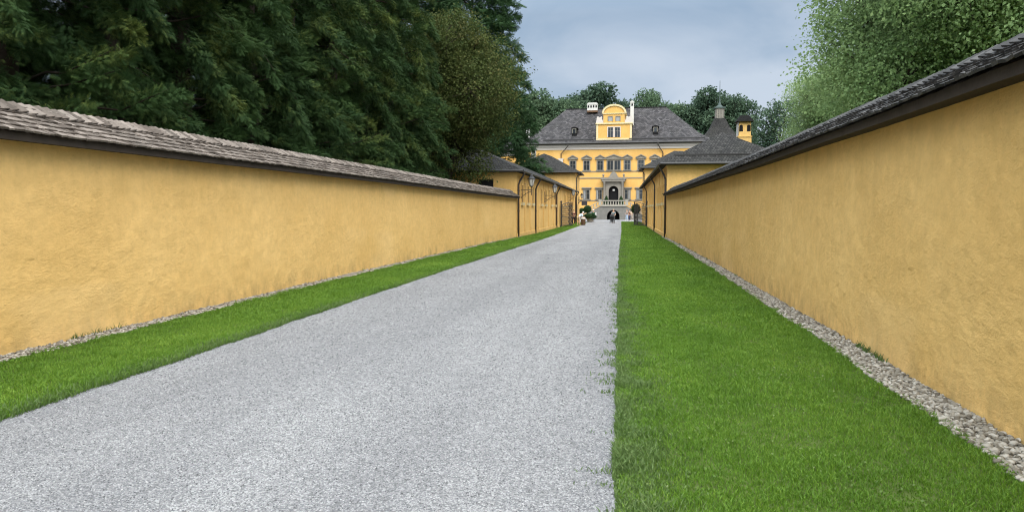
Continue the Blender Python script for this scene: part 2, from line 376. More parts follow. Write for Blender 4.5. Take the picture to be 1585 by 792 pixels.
# ---- stones
def ico(sub):
    bm = bmesh.new(); bmesh.ops.create_icosphere(bm, subdivisions=sub, radius=1)
    V = np.array([v.co[:] for v in bm.verts]); F = np.array([[v.index for v in f.verts] for f in bm.faces]); bm.free(); return V, F
def stones(P, size, sub, z=.0, flat=.6, lump=.18, sink=.25):
    V0, F0 = ico(sub); n = len(P); m = len(V0)
    a = RNG.random(n)*6.28; sx = size*(.75+.6*RNG.random(n)); sy = size*(.6+.4*RNG.random(n)); sz = size*flat*(.7+.5*RNG.random(n))
    L = V0[None]*(1+lump*RNG.normal(0, 1, (n, m))[..., None])
    x = L[..., 0]*sx[:, None]; y = L[..., 1]*sy[:, None]; zz = L[..., 2]*sz[:, None]
    tl = RNG.normal(0, .25, n)[:, None]; zz = zz+tl*x
    c, s = np.cos(a)[:, None], np.sin(a)[:, None]
    V = np.stack([x*c-y*s+P[:, 0:1], x*s+y*c+P[:, 1:2], zz+z+(sz*(1-2*sink))[:, None]+(P[:, 2:3] if P.shape[1] > 2 else 0)], -1)
    F = F0[None]+(np.arange(n)*m)[:, None, None]
    return V.reshape(-1, 3), F.reshape(-1, 3)
def strip_stones(fa, fb, zones):
    out = []
    for y0, y1, d, sz, sub in zones:
        P = scatter(fa, fb, y0, y1, d); n = len(P); P = np.c_[P, RNG.random(n)*sz*.9]
        out.append(stones(P, sz*(.6+.7*RNG.random(n)), sub, 0, .62, .06 if sub > 1 else .1))
    return join(out)
V, F = strip_stones(lambda y: sr(y)-.02, lambda y: wr(y)-.01, [(2.8, 9, 1700, .021, 2), (9, 20, 1200, .025, 1), (20, 44, 600, .031, 1)])
np_mesh('drainage_pebbles', V, F, 'pebble', smooth=True)['kind'] = 'stuff'
V, F = strip_stones(lambda y: wl(y)+.01, lambda y: sl(y)+.03, [(4, 14, 1500, .023, 1), (14, 44, 800, .029, 1)])
np_mesh('drainage_pebbles', V, F, 'pebble', smooth=True)['kind'] = 'stuff'
ps = []
for q in range(4):
    y = 2.4+RNG.exponential(6.0, 34000); y = y[y < 45]; u = RNG.random(len(y)); P = np.c_[pl(y)-.05+u*(pr(y)-pl(y)+.10), y]
    V0 = np.array([[1, 0, 0], [-1, 0, 0], [0, 1, 0], [0, -1, 0], [0, 0, 1], [0, 0, -1]], float); F0 = np.array([[0, 2, 4], [2, 1, 4], [1, 3, 4], [3, 0, 4]])
    n = len(P); L = V0[None]*(1+.3*RNG.normal(0, 1, (n, 6, 1))); s = ((.0031+.00038*y)*(.6+.9*RNG.random(n)**2))[:, None, None]
    L = L*s; a = RNG.random(n)[:, None]*6.28
    X = L[..., 0]*np.cos(a)-L[..., 1]*np.sin(a)+P[:, :1]; Y = L[..., 0]*np.sin(a)+L[..., 1]*np.cos(a)+P[:, 1:2]; Z = L[..., 2]*.75+s[..., 0]*.25
    ps.append((np.stack([X, Y, Z], -1).reshape(-1, 3), (F0[None]+(np.arange(n)*6)[:, None, None]).reshape(-1, 3)))
V, F = join(ps); np_mesh('loose_gravel', V, F, 'chips')['kind'] = 'stuff'

# ------------------------------------------------------------------ garden walls
def garden_wall(fx, sg, y0, y1, zc, label, lawn_side):
    """fx(y) face position, sg=+1 when the wall body lies at larger x; zc(y) height of the eave contact."""
    root = thing('garden_wall', label, 'wall', (float(fx(y0)), y0, 0))
    off = np.array(ORG[root])
    ys = np.concatenate([np.arange(y0, 2, .25), np.arange(2, 16, .045), np.arange(16, 26, .09), np.arange(26, y1, .2), [y1]])
    zs = np.arange(-.05, 2.68, .045)
    Yg, Zg = np.meshgrid(ys, zs, indexing='ij')
    d = .010*vnoise(Yg*1.3, Zg*1.6, 61)+.011*vnoise(Yg*4.1+Zg*1.5, Zg*4.6-Yg, 62)+.0075*vnoise(Yg*9-Zg*4, Zg*10+Yg*4, 63)+.004*vnoise(Yg*21, Zg*21, 64)
    Xg = fx(Yg)-sg*d*.85
    Zg = np.minimum(Zg, zc(Yg)+.12)
    V = np.stack([Xg, Yg, Zg], -1).reshape(-1, 3)-off; ny, nz = Yg.shape
    i = (np.arange(ny-1)[:, None]*nz+np.arange(nz-1)[None]).ravel(); F = np.c_[i, i+1, i+nz+1, i+nz] if sg < 0 else np.c_[i, i+nz, i+nz+1, i+1]
    face = np_mesh('plastered_face', V, F[:, ::-1] if False else F, 'plaster', root, True, 4)
    b = MB(); st = np.arange(y0, y1+.01, (y1-y0)/24)
    for a, c in zip(st[:-1], st[1:]):
        xa, xc = float(fx(a)), float(fx(c)); t_ = sg*.02; w_ = sg*.66
        za, zd = float(zc(a))+.1, float(zc(c))+.1
        q = [(xa+t_, a), (xa+w_, a), (xc+w_, c), (xc+t_, c)]
        b.add([(x, y, -.05) for x, y in q]+[(q[0][0], q[0][1], za), (q[1][0], q[1][1], za), (q[2][0], q[2][1], zd), (q[3][0], q[3][1], zd)],
              [(0, 1, 5, 4), (1, 2, 6, 5), (2, 3, 7, 6), (3, 0, 4, 7), (4, 5, 6, 7)])
    xe = float(fx(y1)); b.add([(xe-sg*.012, y1-.02, -.05), (xe+sg*.66, y1-.02, -.05), (xe+sg*.66, y1+.002, -.05), (xe-sg*.012, y1+.002, -.05)]+[(xe-sg*.012, y1-.02, zc(y1)+.1), (xe+sg*.66, y1-.02, zc(y1)+.1), (xe+sg*.66, y1+.002, zc(y1)+.1), (xe-sg*.012, y1+.002, zc(y1)+.1)], [(0, 1, 5, 4), (1, 2, 6, 5), (2, 3, 7, 6), (3, 0, 4, 7), (4, 5, 6, 7)])
    b.build('wall_body', 'plaster', root)
    # boarding under the shingles: soffit plus fascia on each side
    rb = MB(); ov = .21; ye = y1+.12
    st = list(np.arange(y0, ye, 1.5))+[ye]
    sag = lambda y: .011*float(vnoise(y*.35, 0, 71 if sg > 0 else 72))+.008*float(vnoise(y*1.4, 0, 73))
    def prof(y):
        x = float(fx(min(y, y1))); z = float(zc(min(y, y1)))+sag(y)
        return [(x-sg*ov, y, z-.015), (x-sg*ov, y, z+.075), (x+sg*.33, y, z+.385), (x+sg*(.66+ov), y, z+.075), (x+sg*(.66+ov), y, z-.015), (x+sg*(.66+ov-.03), y, z-.015), (x+sg*.33, y, z+.02), (x-sg*(ov-.03), y, z-.012)]
    for j, y in enumerate(st):
        p = prof(y); rb.v += [tuple(q) for q in p]
        if j:
            a, c = (j-1)*8, j*8; rb.f += [(a+i, a+(i+1) % 8, c+(i+1) % 8, c+i) for i in range(8)]
    rb.f += [tuple(range(8)), tuple(range(len(rb.v)-8, len(rb.v)))]
    roof = rb.build('roof', 'fascia', root)
    # individual split shingles, five courses each side, and a comb of ridge shingles
    Vs = []; slope = math.atan2(.31, .54); L = math.hypot(.54, .31)
    r = np.random.default_rng(80 if sg > 0 else 90)
    faces = np.array([[0, 1, 2, 3], [7, 6, 5, 4], [0, 4, 5, 1], [1, 5, 6, 2], [2, 6, 7, 3], [3, 7, 4, 0]])
    for side in (-1, 1):
        for row in range(5):
            y = y0+r.random()*.1
            while y < ye:
                w = .075+.055*r.random(); j = .0025*r.normal()
                u0 = row*L/5-.045+j; u1 = u0+.25
                lift0 = .028+.005*r.random(); lift1 = .006
                x = float(fx(min(max(y, y0), y1))); z = float(zc(min(y, y1)))+sag(y)+.075
                tw = .003*r.normal(); th = .020+.007*r.random(); sk = -.01+.02*r.normal()
                def pt(u, yy, lf):
                    du, dz = u*math.cos(slope)-lf*math.sin(slope), u*math.sin(slope)+lf*math.cos(slope)
                    xx = x-sg*ov+sg*du if side < 0 else x+sg*(.66+ov)-sg*du
                    return (xx, yy, z+dz)
                e = y+w-.006
                Vs.append([pt(u0, y, lift0+tw), pt(u0, e, lift0-tw), pt(u1, e+sk, lift1), pt(u1, y+sk, lift1), pt(u0, y, lift0+tw+th), pt(u0, e, lift0-tw+th), pt(u1, e+sk, lift1+th*.6), pt(u1, y+sk, lift1+th*.6)])
                y += w
    A = np.array(Vs).reshape(-1, 3)-off; F = (faces[None]+(np.arange(len(Vs))*8)[:, None, None]).reshape(-1, 4)
    np_mesh('shingles', A, F, 'shingle' if sg < 0 else 'shingle_dark', roof, False, 4)
    Vs = []; y = y0
    while y < ye:
        w = .125+.015*r.random(); x = float(fx(min(y, y1))); z = float(zc(min(y, y1)))+sag(y)
        lay = .05*r.normal()          # the comb shingles lean along the wall
        u0, u1 = L-.15+.006*r.normal(), L+.095+.008*r.normal(); th = .016
        def pt(u, yy, lf):
            du, dz = u*math.cos(slope)-lf*math.sin(slope), u*math.sin(slope)+lf*math.cos(slope)
            return (x-sg*ov+sg*du, yy, z+.075+dz)
        a0, a1 = .040, .066+.005*r.random()
        Vs.append([pt(u0, y, a0), pt(u0, y+w, a1), pt(u1, y+w+lay*.16, a1), pt(u1, y+lay*.16, a0), pt(u0, y, a0+th), pt(u0, y+w, a1+th), pt(u1, y+w+lay*.16, a1+th), pt(u1, y+lay*.16, a0+th)])
        y += w*.98
    A = np.array(Vs).reshape(-1, 3)-off; F = (faces[None]+(np.arange(len(Vs))*8)[:, None, None]).reshape(-1, 4)
    np_mesh('ridge_shingles', A, F, 'shingle' if sg < 0 else 'shingle_dark', roof, False, 4)
    return root
garden_wall(lambda y: interp(WL, y), -1, -8, 42.3, lambda y: interp([(-8, 2.37), (20, 2.36), (42.3, 2.28)], y), 'long yellow plaster garden wall with grey shingle capping on the conifer side', 'left')
garden_wall(lambda y: interp(WR, y), 1, -8, 43.0, lambda y: interp([(-8, 2.45), (10, 2.48), (43, 2.42)], y), 'long yellow plaster garden wall under dark shingles beside the wide lawn', 'right')

# ------------------------------------------------------------------ building helpers
def hip(name, corners, ze, ridge, parent, m, th=.14, brk=None, world=True):
    """corners near-right, far-right, far-left, near-left; ridge near, far (x,y,z)."""
    b = MB(); A, B, C, D = [(*c, ze) if len(c) == 2 else c for c in corners]; E, F_ = ridge
    if brk:
        k, zb = brk; mid = []
        for c, r in ((A, E), (B, F_), (C, F_), (D, E)): mid.append((c[0]+(r[0]-c[0])*k, c[1]+(r[1]-c[1])*k, zb))
        b.add([A, B, C, D]+mid+[E, F_], [(0, 1, 5, 4), (1, 2, 6, 5), (2, 3, 7, 6), (3, 0, 4, 7), (4, 5, 9, 8), (5, 6, 9), (6, 7, 8, 9), (7, 4, 8)])
    else:
        b.add([A, B, C, D, E, F_], [(0, 1, 5, 4), (1, 2, 5), (2, 3, 4, 5), (3, 0, 4)])
    low = [(x, y, z-th) for x, y, z in (A, B, C, D)]
    b.add([A, B, C, D]+low, [(0, 4, 5, 1), (1, 5, 6, 2), (2, 6, 7, 3), (3, 7, 4, 0), (4, 7, 6, 5)])
    return b.build(name, m, parent, world, uv=True)
def downpipe(parent, top, wall, foot, r=.05, name='downpipe', world=True):
    """swan neck from the gutter (top) back to the wall line, then down to the foot."""
    tx, ty, tz = top; wx, wy, wz = wall
    pts = [(tx, ty, tz), (tx, ty, tz-.12), (tx*.8+wx*.2, ty*.8+wy*.2, tz-.24), (tx*.2+wx*.8, ty*.2+wy*.8, wz+.2), (wx, wy, wz), (wx, wy, wz-.3), foot]
    b = MB().tube(pts, r)
    for z in (foot[2]+.5, (wz+foot[2])/2, wz-.35): b.lathe([(r+.012, z), (r+.018, z+.02), (r+.012, z+.05)], (wx+(foot[0]-wx)*.5 if False else wx, wy), 8)
    return b.build(name, 'pipe', parent, world, True)
def win_x(parent, x, y, z0, w, h, sg, fr='cream', proud=.05):
    """window on a wall that faces +-x: w runs along y."""
    e = .10; f = MB(); X0, X1 = (x, x+sg*proud) if sg > 0 else (x+sg*proud, x)
    f.box(X0, X1, y-w/2-e, y-w/2, z0, z0+h).box(X0, X1, y+w/2, y+w/2+e, z0, z0+h).box(X0, X1, y-w/2-e, y+w/2+e, z0+h, z0+h+e)
    o = f.build('window', fr, parent)
    MB().box(min(x, x+sg*.012), max(x, x+sg*.012), y-w/2, y+w/2, z0, z0+h).build('pane', 'glass', o)
    s_ = MB().box(min(x, x+sg*(proud+.07)), max(x, x+sg*(proud+.07)), y-w/2-e-.05, y+w/2+e+.05, z0-.17, z0); s_.build('sill', 'cream', o)
    return o
def low_house(label, fx, sg, y0, y1, ze, width, ridge_in, zr, winrows, pipes):
    """single-storey wing along the drive; sg=+1: body at larger x."""
    root = thing('gate_wing', label, 'building', (float(fx(y0)), y0, 0))
    a, c = float(fx(y0)), float(fx(y1)); W = sg*width
    q = [(a, y0), (c, y1), (c+W, y1), (a+W, y0)]
    if sg > 0: q = q[::-1]
    MB().prism(q, -.05, ze-.10).build('wall', 'plaster_far', root)
    ov = .36
    cr = [(a-sg*ov, y0-ov), (c-sg*ov, y1+.05), (c+W+sg*ov, y1+.05), (a+W+sg*ov, y0-ov)]
    roof = hip('roof', cr, ze, ((a+W/2, y0+ridge_in, zr), (c+W/2, y1-1.2, zr)), root, 'roof_near', .09)
    # gutter along the drive and along the near end
    g = MB().tube([(a-sg*(ov+.05), y0-ov-.05, ze-.05), (c-sg*(ov+.05), y1, ze-.05)], .075).tube([(a-sg*(ov+.05), y0-ov-.05, ze-.05), (a+W+sg*ov, y0-ov-.05, ze-.05)], .07)
    g.build('gutter', 'gutter', root)
    e = MB().box(min(a-sg*.03, a+W), max(a-sg*.03, a+W), y0-.04, y0, ze-.32, ze-.12); e.build('cornice', 'plaster_far', root)
    for (y, zn) in pipes:
        x = float(fx(y))
        downpipe(root, (x-sg*(ov+.05), y-.12, ze-.08), (x-sg*.07, y, zn), (x-sg*.07, y, 0), .055)
    for y in winrows: win_x(root, float(fx(y)), y, 2.05, .8, 1.05, -sg, 'plaster_far')
    ys = sorted(list(winrows)+[p[0] for p in pipes])
    for u, w_ in zip(ys[:-1], ys[1:]):
        y = (u+w_)/2; x = float(fx(y))
        if w_-u > 1.6: MB().box(min(x, x-sg*.045), max(x, x-sg*.045), y-.22, y+.22, .25, ze-.34).build('pilaster', 'plaster_far', root)
    b = MB()
    for u, w_ in zip(np.linspace(y0, y1, 9)[:-1], np.linspace(y0, y1, 9)[1:]):
        xa, xb = float(fx(u)), float(fx(w_)); b.add([(xa, u, -.02), (xb, w_, -.02), (xb-sg*.05, w_, -.02), (xa-sg*.05, u, -.02), (xa, u, .24), (xb, w_, .24), (xb-sg*.05, w_, .22), (xa-sg*.05, u, .22)], [(0, 1, 5, 4), (3, 2, 6, 7), (4, 5, 6, 7), (0, 3, 7, 4), (1, 2, 6, 5)])
    b.build('plinth', 'plaster_far', root)
    return root
LW = low_house('low yellow wing with four wall lanterns and slate coloured hip roof behind the conifers', lambda y: -5.92+.0088*(y-42.4), -1, 42.4, 91.4, 3.88, 6.6, 3.4, 5.6,
               [44.6, 47.2, 49.6, 54.8, 57.7, 62.4, 65.6, 76, 79.5, 83, 87], [(42.65, 3.05), (50.9, 3.02), (66.5, 3.0), (91.1, 3.1)])
lw = lambda y: -5.92+.0088*(y-42.4)
f = MB().box(-8.2, -7.22, 42.37, 42.4, 2.55, 3.42).build('window', 'plaster_far', LW); MB().box(-8.14, -7.28, 42.355, 42.37, 2.6, 3.36).build('pane', 'hole', f)
p = MB().tube([(lw(66)+.05, 65.9, 3.2), (lw(66)+.05, 65.9, .1)], .03).build('lightning_rod', 'brownwood', LW)
RW = low_house('low yellow wing with tall roofed chimney at the end of the lawn side wall', lambda y: 2.62+.0008*(y-43), 1, 43.1, 91.4, 4.26, 6.9, 3.4, 6.3,
               [46.5, 49.5, 52.5, 60, 64, 68, 72, 80, 84, 88], [(43.35, 3.35), (57.2, 3.45), (75.6, 3.45)])
# snow guard on the right hip, tall chimney behind it
MB().box(3.0, 8.6, 43.55, 43.60, 4.72, 4.80).box(3.7, 3.76, 43.5, 43.62, 4.45, 4.95).box(5.6, 5.66, 43.5, 43.62, 4.45, 4.95).box(7.9, 7.96, 43.5, 43.62, 4.45, 4.95).build('snow_guard', 'gutter', [c for c in RW.children if c.name.startswith('roof')][0])
rr = [c for c in RW.children if c.name.startswith('roof')][0]
ch = MB(); cx, cy, hw = 8.84, 56, .46
ch.box(cx-hw, cx+hw, cy-hw, cy+hw, 4.6, 6.85).box(cx-hw-.04, cx+hw+.04, cy-hw-.04, cy+hw+.04, 6.85, 6.92)
ch.box(cx-hw+.04, cx+hw-.04, cy-hw+.04, cy+hw-.04, 6.92, 7.95)
chim = ch.build('chimney', 'plaster_far', rr)
MB().add([(cx-hw-.16, cy-hw-.16, 7.95), (cx+hw+.16, cy-hw-.16, 7.95), (cx+hw+.16, cy+hw+.16, 7.95), (cx-hw-.16, cy+hw+.16, 7.95), (cx-.28, cy-.28, 8.42), (cx+.28, cy-.28, 8.42), (cx+.28, cy+.28, 8.42), (cx-.28, cy+.28, 8.42)],
         [(0, 1, 5, 4), (1, 2, 6, 5), (2, 3, 7, 6), (3, 0, 4, 7), (4, 5, 6, 7), (3, 2, 1, 0)]).build('cap', 'roof_near', chim)
def arch_poly(c, w, z0, zs, n=8):
    return [(c-w/2, z0), (c+w/2, z0)]+[(c+w/2*math.cos(math.pi*i/n), zs+w/2*math.sin(math.pi*i/n)) for i in range(n+1)]
for k in (-.27, .27): MB().front(arch_poly(cx+k, .26, 7.25, 7.6), cy-hw+.03, cy-hw+.06).build('smoke_vent', 'hole', chim)
v_ = MB(); v_.add([(cx-hw+.03, cy-.15, 7.25), (cx-hw+.03, cy+.15, 7.25), (cx-hw+.03, cy+.15, 7.75), (cx-hw+.03, cy-.15, 7.75)], [(0, 1, 2, 3)])
v_.build('smoke_vent', 'hole', chim)
MB().box(cx-hw-.012, cx-hw+.002, cy-hw+.0, cy+hw, 6.93, 7.94).build('white_side', 'white', chim)

# pavilions (two storeys) that frame the courtyard
def pavilion(label, x0, x1, y0, y1, ze, apex, sgn):
    root = thing('pavilion', label, 'building', ((x0+x1)/2, y0, 0))
    MB().box(x0, x1, y0, y1, -.05, ze-.08).build('wall', 'plaster_far', root)
    roof = hip('roof', [(x1+.5, y0-.5), (x1+.5, y1+.5), (x0-.5, y1+.5), (x0-.5, y0-.5)], ze, apex, root, 'roof_near', .12)
    MB().tube([(x0-.5, y0-.56, ze-.06), (x1+.56, y0-.56, ze-.06), (x1+.56, y1+.5, ze-.06)] if sgn > 0 else [(x1+.5, y0-.56, ze-.06), (x0-.56, y0-.56, ze-.06), (x0-.56, y1+.5, ze-.06)], .085).build('gutter', 'gutter', root)
    return root, roof
PL, plr = pavilion('two storey yellow pavilion with two small chimneys beyond the lantern wing', -14.2, -5.45, 91.9, 100.2, 6.32, ((-9.9, 96.6, 8.95), (-8.9, 97.4, 8.6)), 1)
downpipe(PL, (-5.0, 91.4, 6.2), (-5.36, 91.82, 5.5), (-5.36, 91.82, 0), .06)
c1 = MB().box(-11.55, -10.95, 96.2, 96.8, 7.2, 9.0).build('chimney', 'white', plr)
MB().box(-11.62, -10.88, 96.13, 96.87, 9.42, 9.5).lathe([(.42, 9.5), (.3, 9.62), (.05, 9.7)], (-11.25, 96.5), 8).build('cap', 'copper', c1)
MB().box(-11.5, -11.0, 96.25, 96.75, 9.0, 9.42).build('smoke_vent', 'hole', c1)
for xx in (-11.56, -11.04):
    for yy in (96.19, 96.7): MB().box(xx, xx+.1, yy, yy+.1, 9.0, 9.42).build('corner_post', 'white', c1)
d1 = MB().front([(-10.85, 6.4), (-9.95, 6.4), (-9.95, 7.25), (-10.4, 7.5), (-10.85, 7.25)], 92.4, 94.5).build('dormer', 'plaster_far', plr)
MB().front([(-10.95, 7.22), (-10.4, 7.50), (-9.85, 7.22), (-9.85, 7.30), (-10.4, 7.60), (-10.95, 7.30)], 92.3, 94.6).build('dormer_roof', 'roof_near', d1)
MB().front([(-10.38+.17*math.cos(a*.63), 6.88+.24*math.sin(a*.63)) for a in range(10)], 92.37, 92.41).build('round_opening', 'hole', d1)
PR, prr = pavilion('two storey yellow pavilion half hidden behind the lawn side wing', 3.0, 12.0, 95.2, 103.5, 6.95, ((6.9, 99.0, 9.3), (8.0, 99.6, 9.3)), -1)
downpipe(PR, (2.5, 94.7, 6.8), (2.95, 95.12, 6.1), (2.95, 95.12, 0), .06)
MB().box(-5.45, -5.38, 92.6, 94.2, .95, 2.35).build('notice_board', 'brownwood', PL)
t_ = thing('hanging_sign', 'dark rectangular sign board hanging from an iron arm on the pavilion corner', 'sign', (-5.45, 96, 2.7))
MB().tube([(-5.45, 96, 2.85), (-4.1, 96, 2.85)], .025).tube([(-5.45, 96, 2.45), (-4.9, 96, 2.85)], .02).build('arm', 'iron', t_)
MB().box(-4.95, -4.22, 95.97, 96.03, 2.2, 2.72).build('board', 'signblack', t_)

# ------------------------------------------------------------------ wall lanterns
def lantern(y, x_out, zb, label, sc=1.0):
    x0 = float(lw(y)) if y < 91 else -5.45
    t = thing('wall_lantern', label, 'lantern', (x0, y, zb), 0, 'wall lanterns along the lantern wing')
    L = x_out-x0
    b = MB().box(x0, x0+.03, y-.06, y+.06, zb-.55, zb+.3)
    b.tube([(x0+.02, y, zb), (x_out+.05, y, zb)], .02).tube([(x_out, y, zb-.3), (x_out, y, zb+.24)], .022)
    b.tube([(x0+.02, y, zb-.5)]+[(x0+L*u, y, zb-.5+.42*math.sin(u*1.45)) for u in (.15, .3, .5, .75, .9)]+[(x_out, y, zb-.1)], .018)
    b.tube([(x0+L*.45, y, zb-.4), (x0+L*.45, y, zb+.32)], .016)
    b.lathe([(.001, zb+.32), (.04, zb+.36), (.001, zb+.42)], (x0+L*.45, y), 8)
    b.tube([(x0+.08+.11*math.cos(a), y, zb-.35+.11*math.sin(a)) for a in np.linspace(0, 5.2, 10)], .012, 6)
    b.build('bracket', 'iron', t)
    z = zb+.24
    g = MB().lathe([(.10*sc, z), (.20*sc, z+.40*sc)], (x_out, y), 6).build('lamp_glass', 'lampglass', t)
    f = MB().lathe([(.03, z-.06), (.115*sc, z-.03), (.115*sc, z), (.10*sc, z+.005)], (x_out, y), 6)
    for a in range(6):
        ca, sa = math.cos(a*math.pi/3), math.sin(a*math.pi/3)
        f.tube([(x_out+.103*sc*ca, y+.103*sc*sa, z), (x_out+.205*sc*ca, y+.205*sc*sa, z+.40*sc)], .011, 5)
    f.build('lamp_frame', 'iron', t)
    MB().lathe([(.235*sc, z+.40*sc), (.24*sc, z+.425*sc), (.13*sc, z+.54*sc), (.11*sc, z+.56*sc), (.11*sc, z+.60*sc), (.05*sc, z+.66*sc), (.02, z+.68*sc), (.03, z+.71*sc), (.004, z+.75*sc)], (x_out, y), 6).build('lamp_cap', 'iron', t)
    return t
lantern(43.7, -5.22, 2.78, 'large black wall lantern over the shingled end of the conifer side wall', 1.0)
lantern(57, -5.0, 2.72, 'black wall lantern on iron bracket just before the iron gate', .95)
lantern(80, -5.02, 2.95, 'black wall lantern on the wing just beyond the iron gate', .95)
lantern(97.5, -5.0, 2.95, 'small farthest black lantern on the pavilion corner above the hanging sign', .9)

# ------------------------------------------------------------------ iron gates
def gate(hx, hy, tx, ty, label, ztop0, ztop1):
    t = thing('iron_gate', label, 'gate', (hx, hy, 0), 0, 'open iron gate leaves')
    def P(u, z): return (hx+(tx-hx)*u, hy+(ty-hy)*u, z)
    pb = MB()
    pb.lathe([(.10, 0), (.10, .1), (.065, .14), (.065, ztop0+.05), (.09, ztop0+.08), (.09, ztop0+.14), (.02, ztop0+.25)], (hx, hy), 8)
    pb.build('gate_post', 'iron', t)
    zt = lambda u: ztop0-.18+(ztop1-ztop0+.18)*math.sin(u*math.pi/2)
    f = MB().tube([P(.04, .12), P(.04, zt(.04))], .04).tube([P(.99, .06), P(.99, ztop1+.05)], .05).tube([P(.04, .14), P(.99, .14)], .035)
    f.tube([P(u, zt(u)) for u in np.linspace(.04, .99, 9)], .04).tube([P(u, zt(u)-.22) for u in np.linspace(.04, .99, 9)], .025).tube([P(.04, .95), P(.99, .95)], .02)
    f.tube([P(.70, .14), P(.70, zt(.70))], .03)
    f.build('leaf_frame', 'iron', t)
    l = MB(); N = 11
    for i in range(-N, N+1):                       # diamond lattice clipped to the leaf
        for s_ in (1, -1):
            pts = []
            for u in np.linspace(.05, .98, 40):
                z = .14+(u*4.1*s_+i*.38) if s_ > 0 else .14+(4.1*(1-u)+i*.38)
                if .14 <= z <= zt(u)-.22: pts.append(P(u, z))
            if len(pts) > 2: l.tube([pts[0], pts[-1]], .016, 5)
    l.build('lattice', 'iron', t)
    for k in range(5):
        u = .73+.055*k; MB().tube([P(u, .14), P(u, zt(u)-.1)], .02, 6).build('bar', 'iron', t)
    for k in range(6):
        u = .12+.14*k; z = zt(u)-.11
        MB().tube([(P(u, 0)[0]+.0, P(u, 0)[1]+.09*math.cos(a), z+.09*math.sin(a)) for a in np.linspace(0, 6.28, 9)], .012, 5).build('scroll_ring', 'iron', t)
    return t
gate(-5.50, 69.6, -4.72, 73.6, 'open iron gate leaf with diamond lattice against the lantern wing', 2.25, 2.35)
gate(2.52, 72.6, 1.42, 76.4, 'open iron gate leaf standing on the wide lawn beside the plain wing', 2.25, 2.4)
MB().box(-5.6, -4.15, 68.2, 68.9, -.01, .025).build('paving_slab', 'pale_stone')
tag(bpy.data.objects['paving_slab'], 'pale stone threshold slab in the grass before the lattice gate', 'slab')

# ------------------------------------------------------------------ palace
PA = thing('palace', 'wide yellow palace with grey hipped roof and arched central gable', 'palace', (-1.2, 132, 0), rad(-2.2))
W = 16.2; D = 17.2
def pb(b, name, m, parent=PA, uv=False, smooth=False): return b.build(name, m, parent, False, smooth, uv)
pb(MB().box(-W, W, 0, D, -.1, 13.0), 'wall', 'plaster_palace')
pb(MB().box(-W-.25, W+.25, -.28, D+.28, 12.72, 13.12).box(-W-.12, W+.12, -.13, D+.13, 12.25, 12.7), 'cornice', 'palewhite')
pb(MB().box(-W-.05, W+.05, -.07, -.001, 8.30, 8.46).box(-W-.05, W+.05, -.08, -.001, 7.15, 7.33).box(-W-.03, W+.03, -.06, -.001, 3.18, 3.36), 'string_course', 'frame')
for xx in (-W-.04, W-1.15): pb(MB().box(xx, xx+1.19, -.05, -.001, -.1, 12.24), 'corner_pilaster', 'plaster_palace')
roof = hip('roof', [(W+.8, -.75), (W+.8, D+.75), (-W-.8, D+.75), (-W-.8, -.75)], 13.42, ((9.1, D/2, 20.5), (-9.4, D/2, 20.5)), PA, 'roof_far', .22, (.28, 15.05), False) if False else None
b = MB(); e = .78
A = [(W+e, -e, 13.42), (W+e, D+e, 13.42), (-W-e, D+e, 13.42), (-W-e, -e, 13.42)]; i_ = 2.4
Bq = [(W+e-i_, -e+i_, 15.05), (W+e-i_, D+e-i_, 15.05), (-W-e+i_, D+e-i_, 15.05), (-W-e+i_, -e+i_, 15.05)]
R0, R1 = (9.1, D/2, 20.5), (-9.4, D/2, 20.5)
b.add(A+Bq+[R0, R1], [(0, 1, 5, 4), (1, 2, 6, 5), (2, 3, 7, 6), (3, 0, 4, 7), (4, 5, 8), (5, 6, 9, 8), (6, 7, 9), (7, 4, 8, 9)])
b.add(A+[(x, y, z-.2) for x, y, z in A], [(0, 4, 5, 1), (1, 5, 6, 2), (2, 6, 7, 3), (3, 7, 4, 0), (4, 7, 6, 5)])
roof = pb(b, 'roof', 'roof_far', PA, True)
def roofz(y): return 13.42+(y+e)*1.63/2.4 if y < -e+i_ else 15.05+(y+e-i_)*(5.45/(D/2+e-i_))
pb(MB().tube([(-W-e, -e-.08, 13.32), (W+e, -e-.08, 13.32)], .13, 8), 'gutter', 'gutter')
pb(MB().box(-12.5, -3.6, -.15, -.05, 13.95, 14.12).box(2.6, 15.5, -.15, -.05, 13.95, 14.12), 'snow_guard', 'gutter', roof)
pb(MB().tube([(R1[0], R1[1], 20.5), (R0[0], R0[1], 20.5)], .14, 6), 'ridge_cap', 'roof_near', roof)
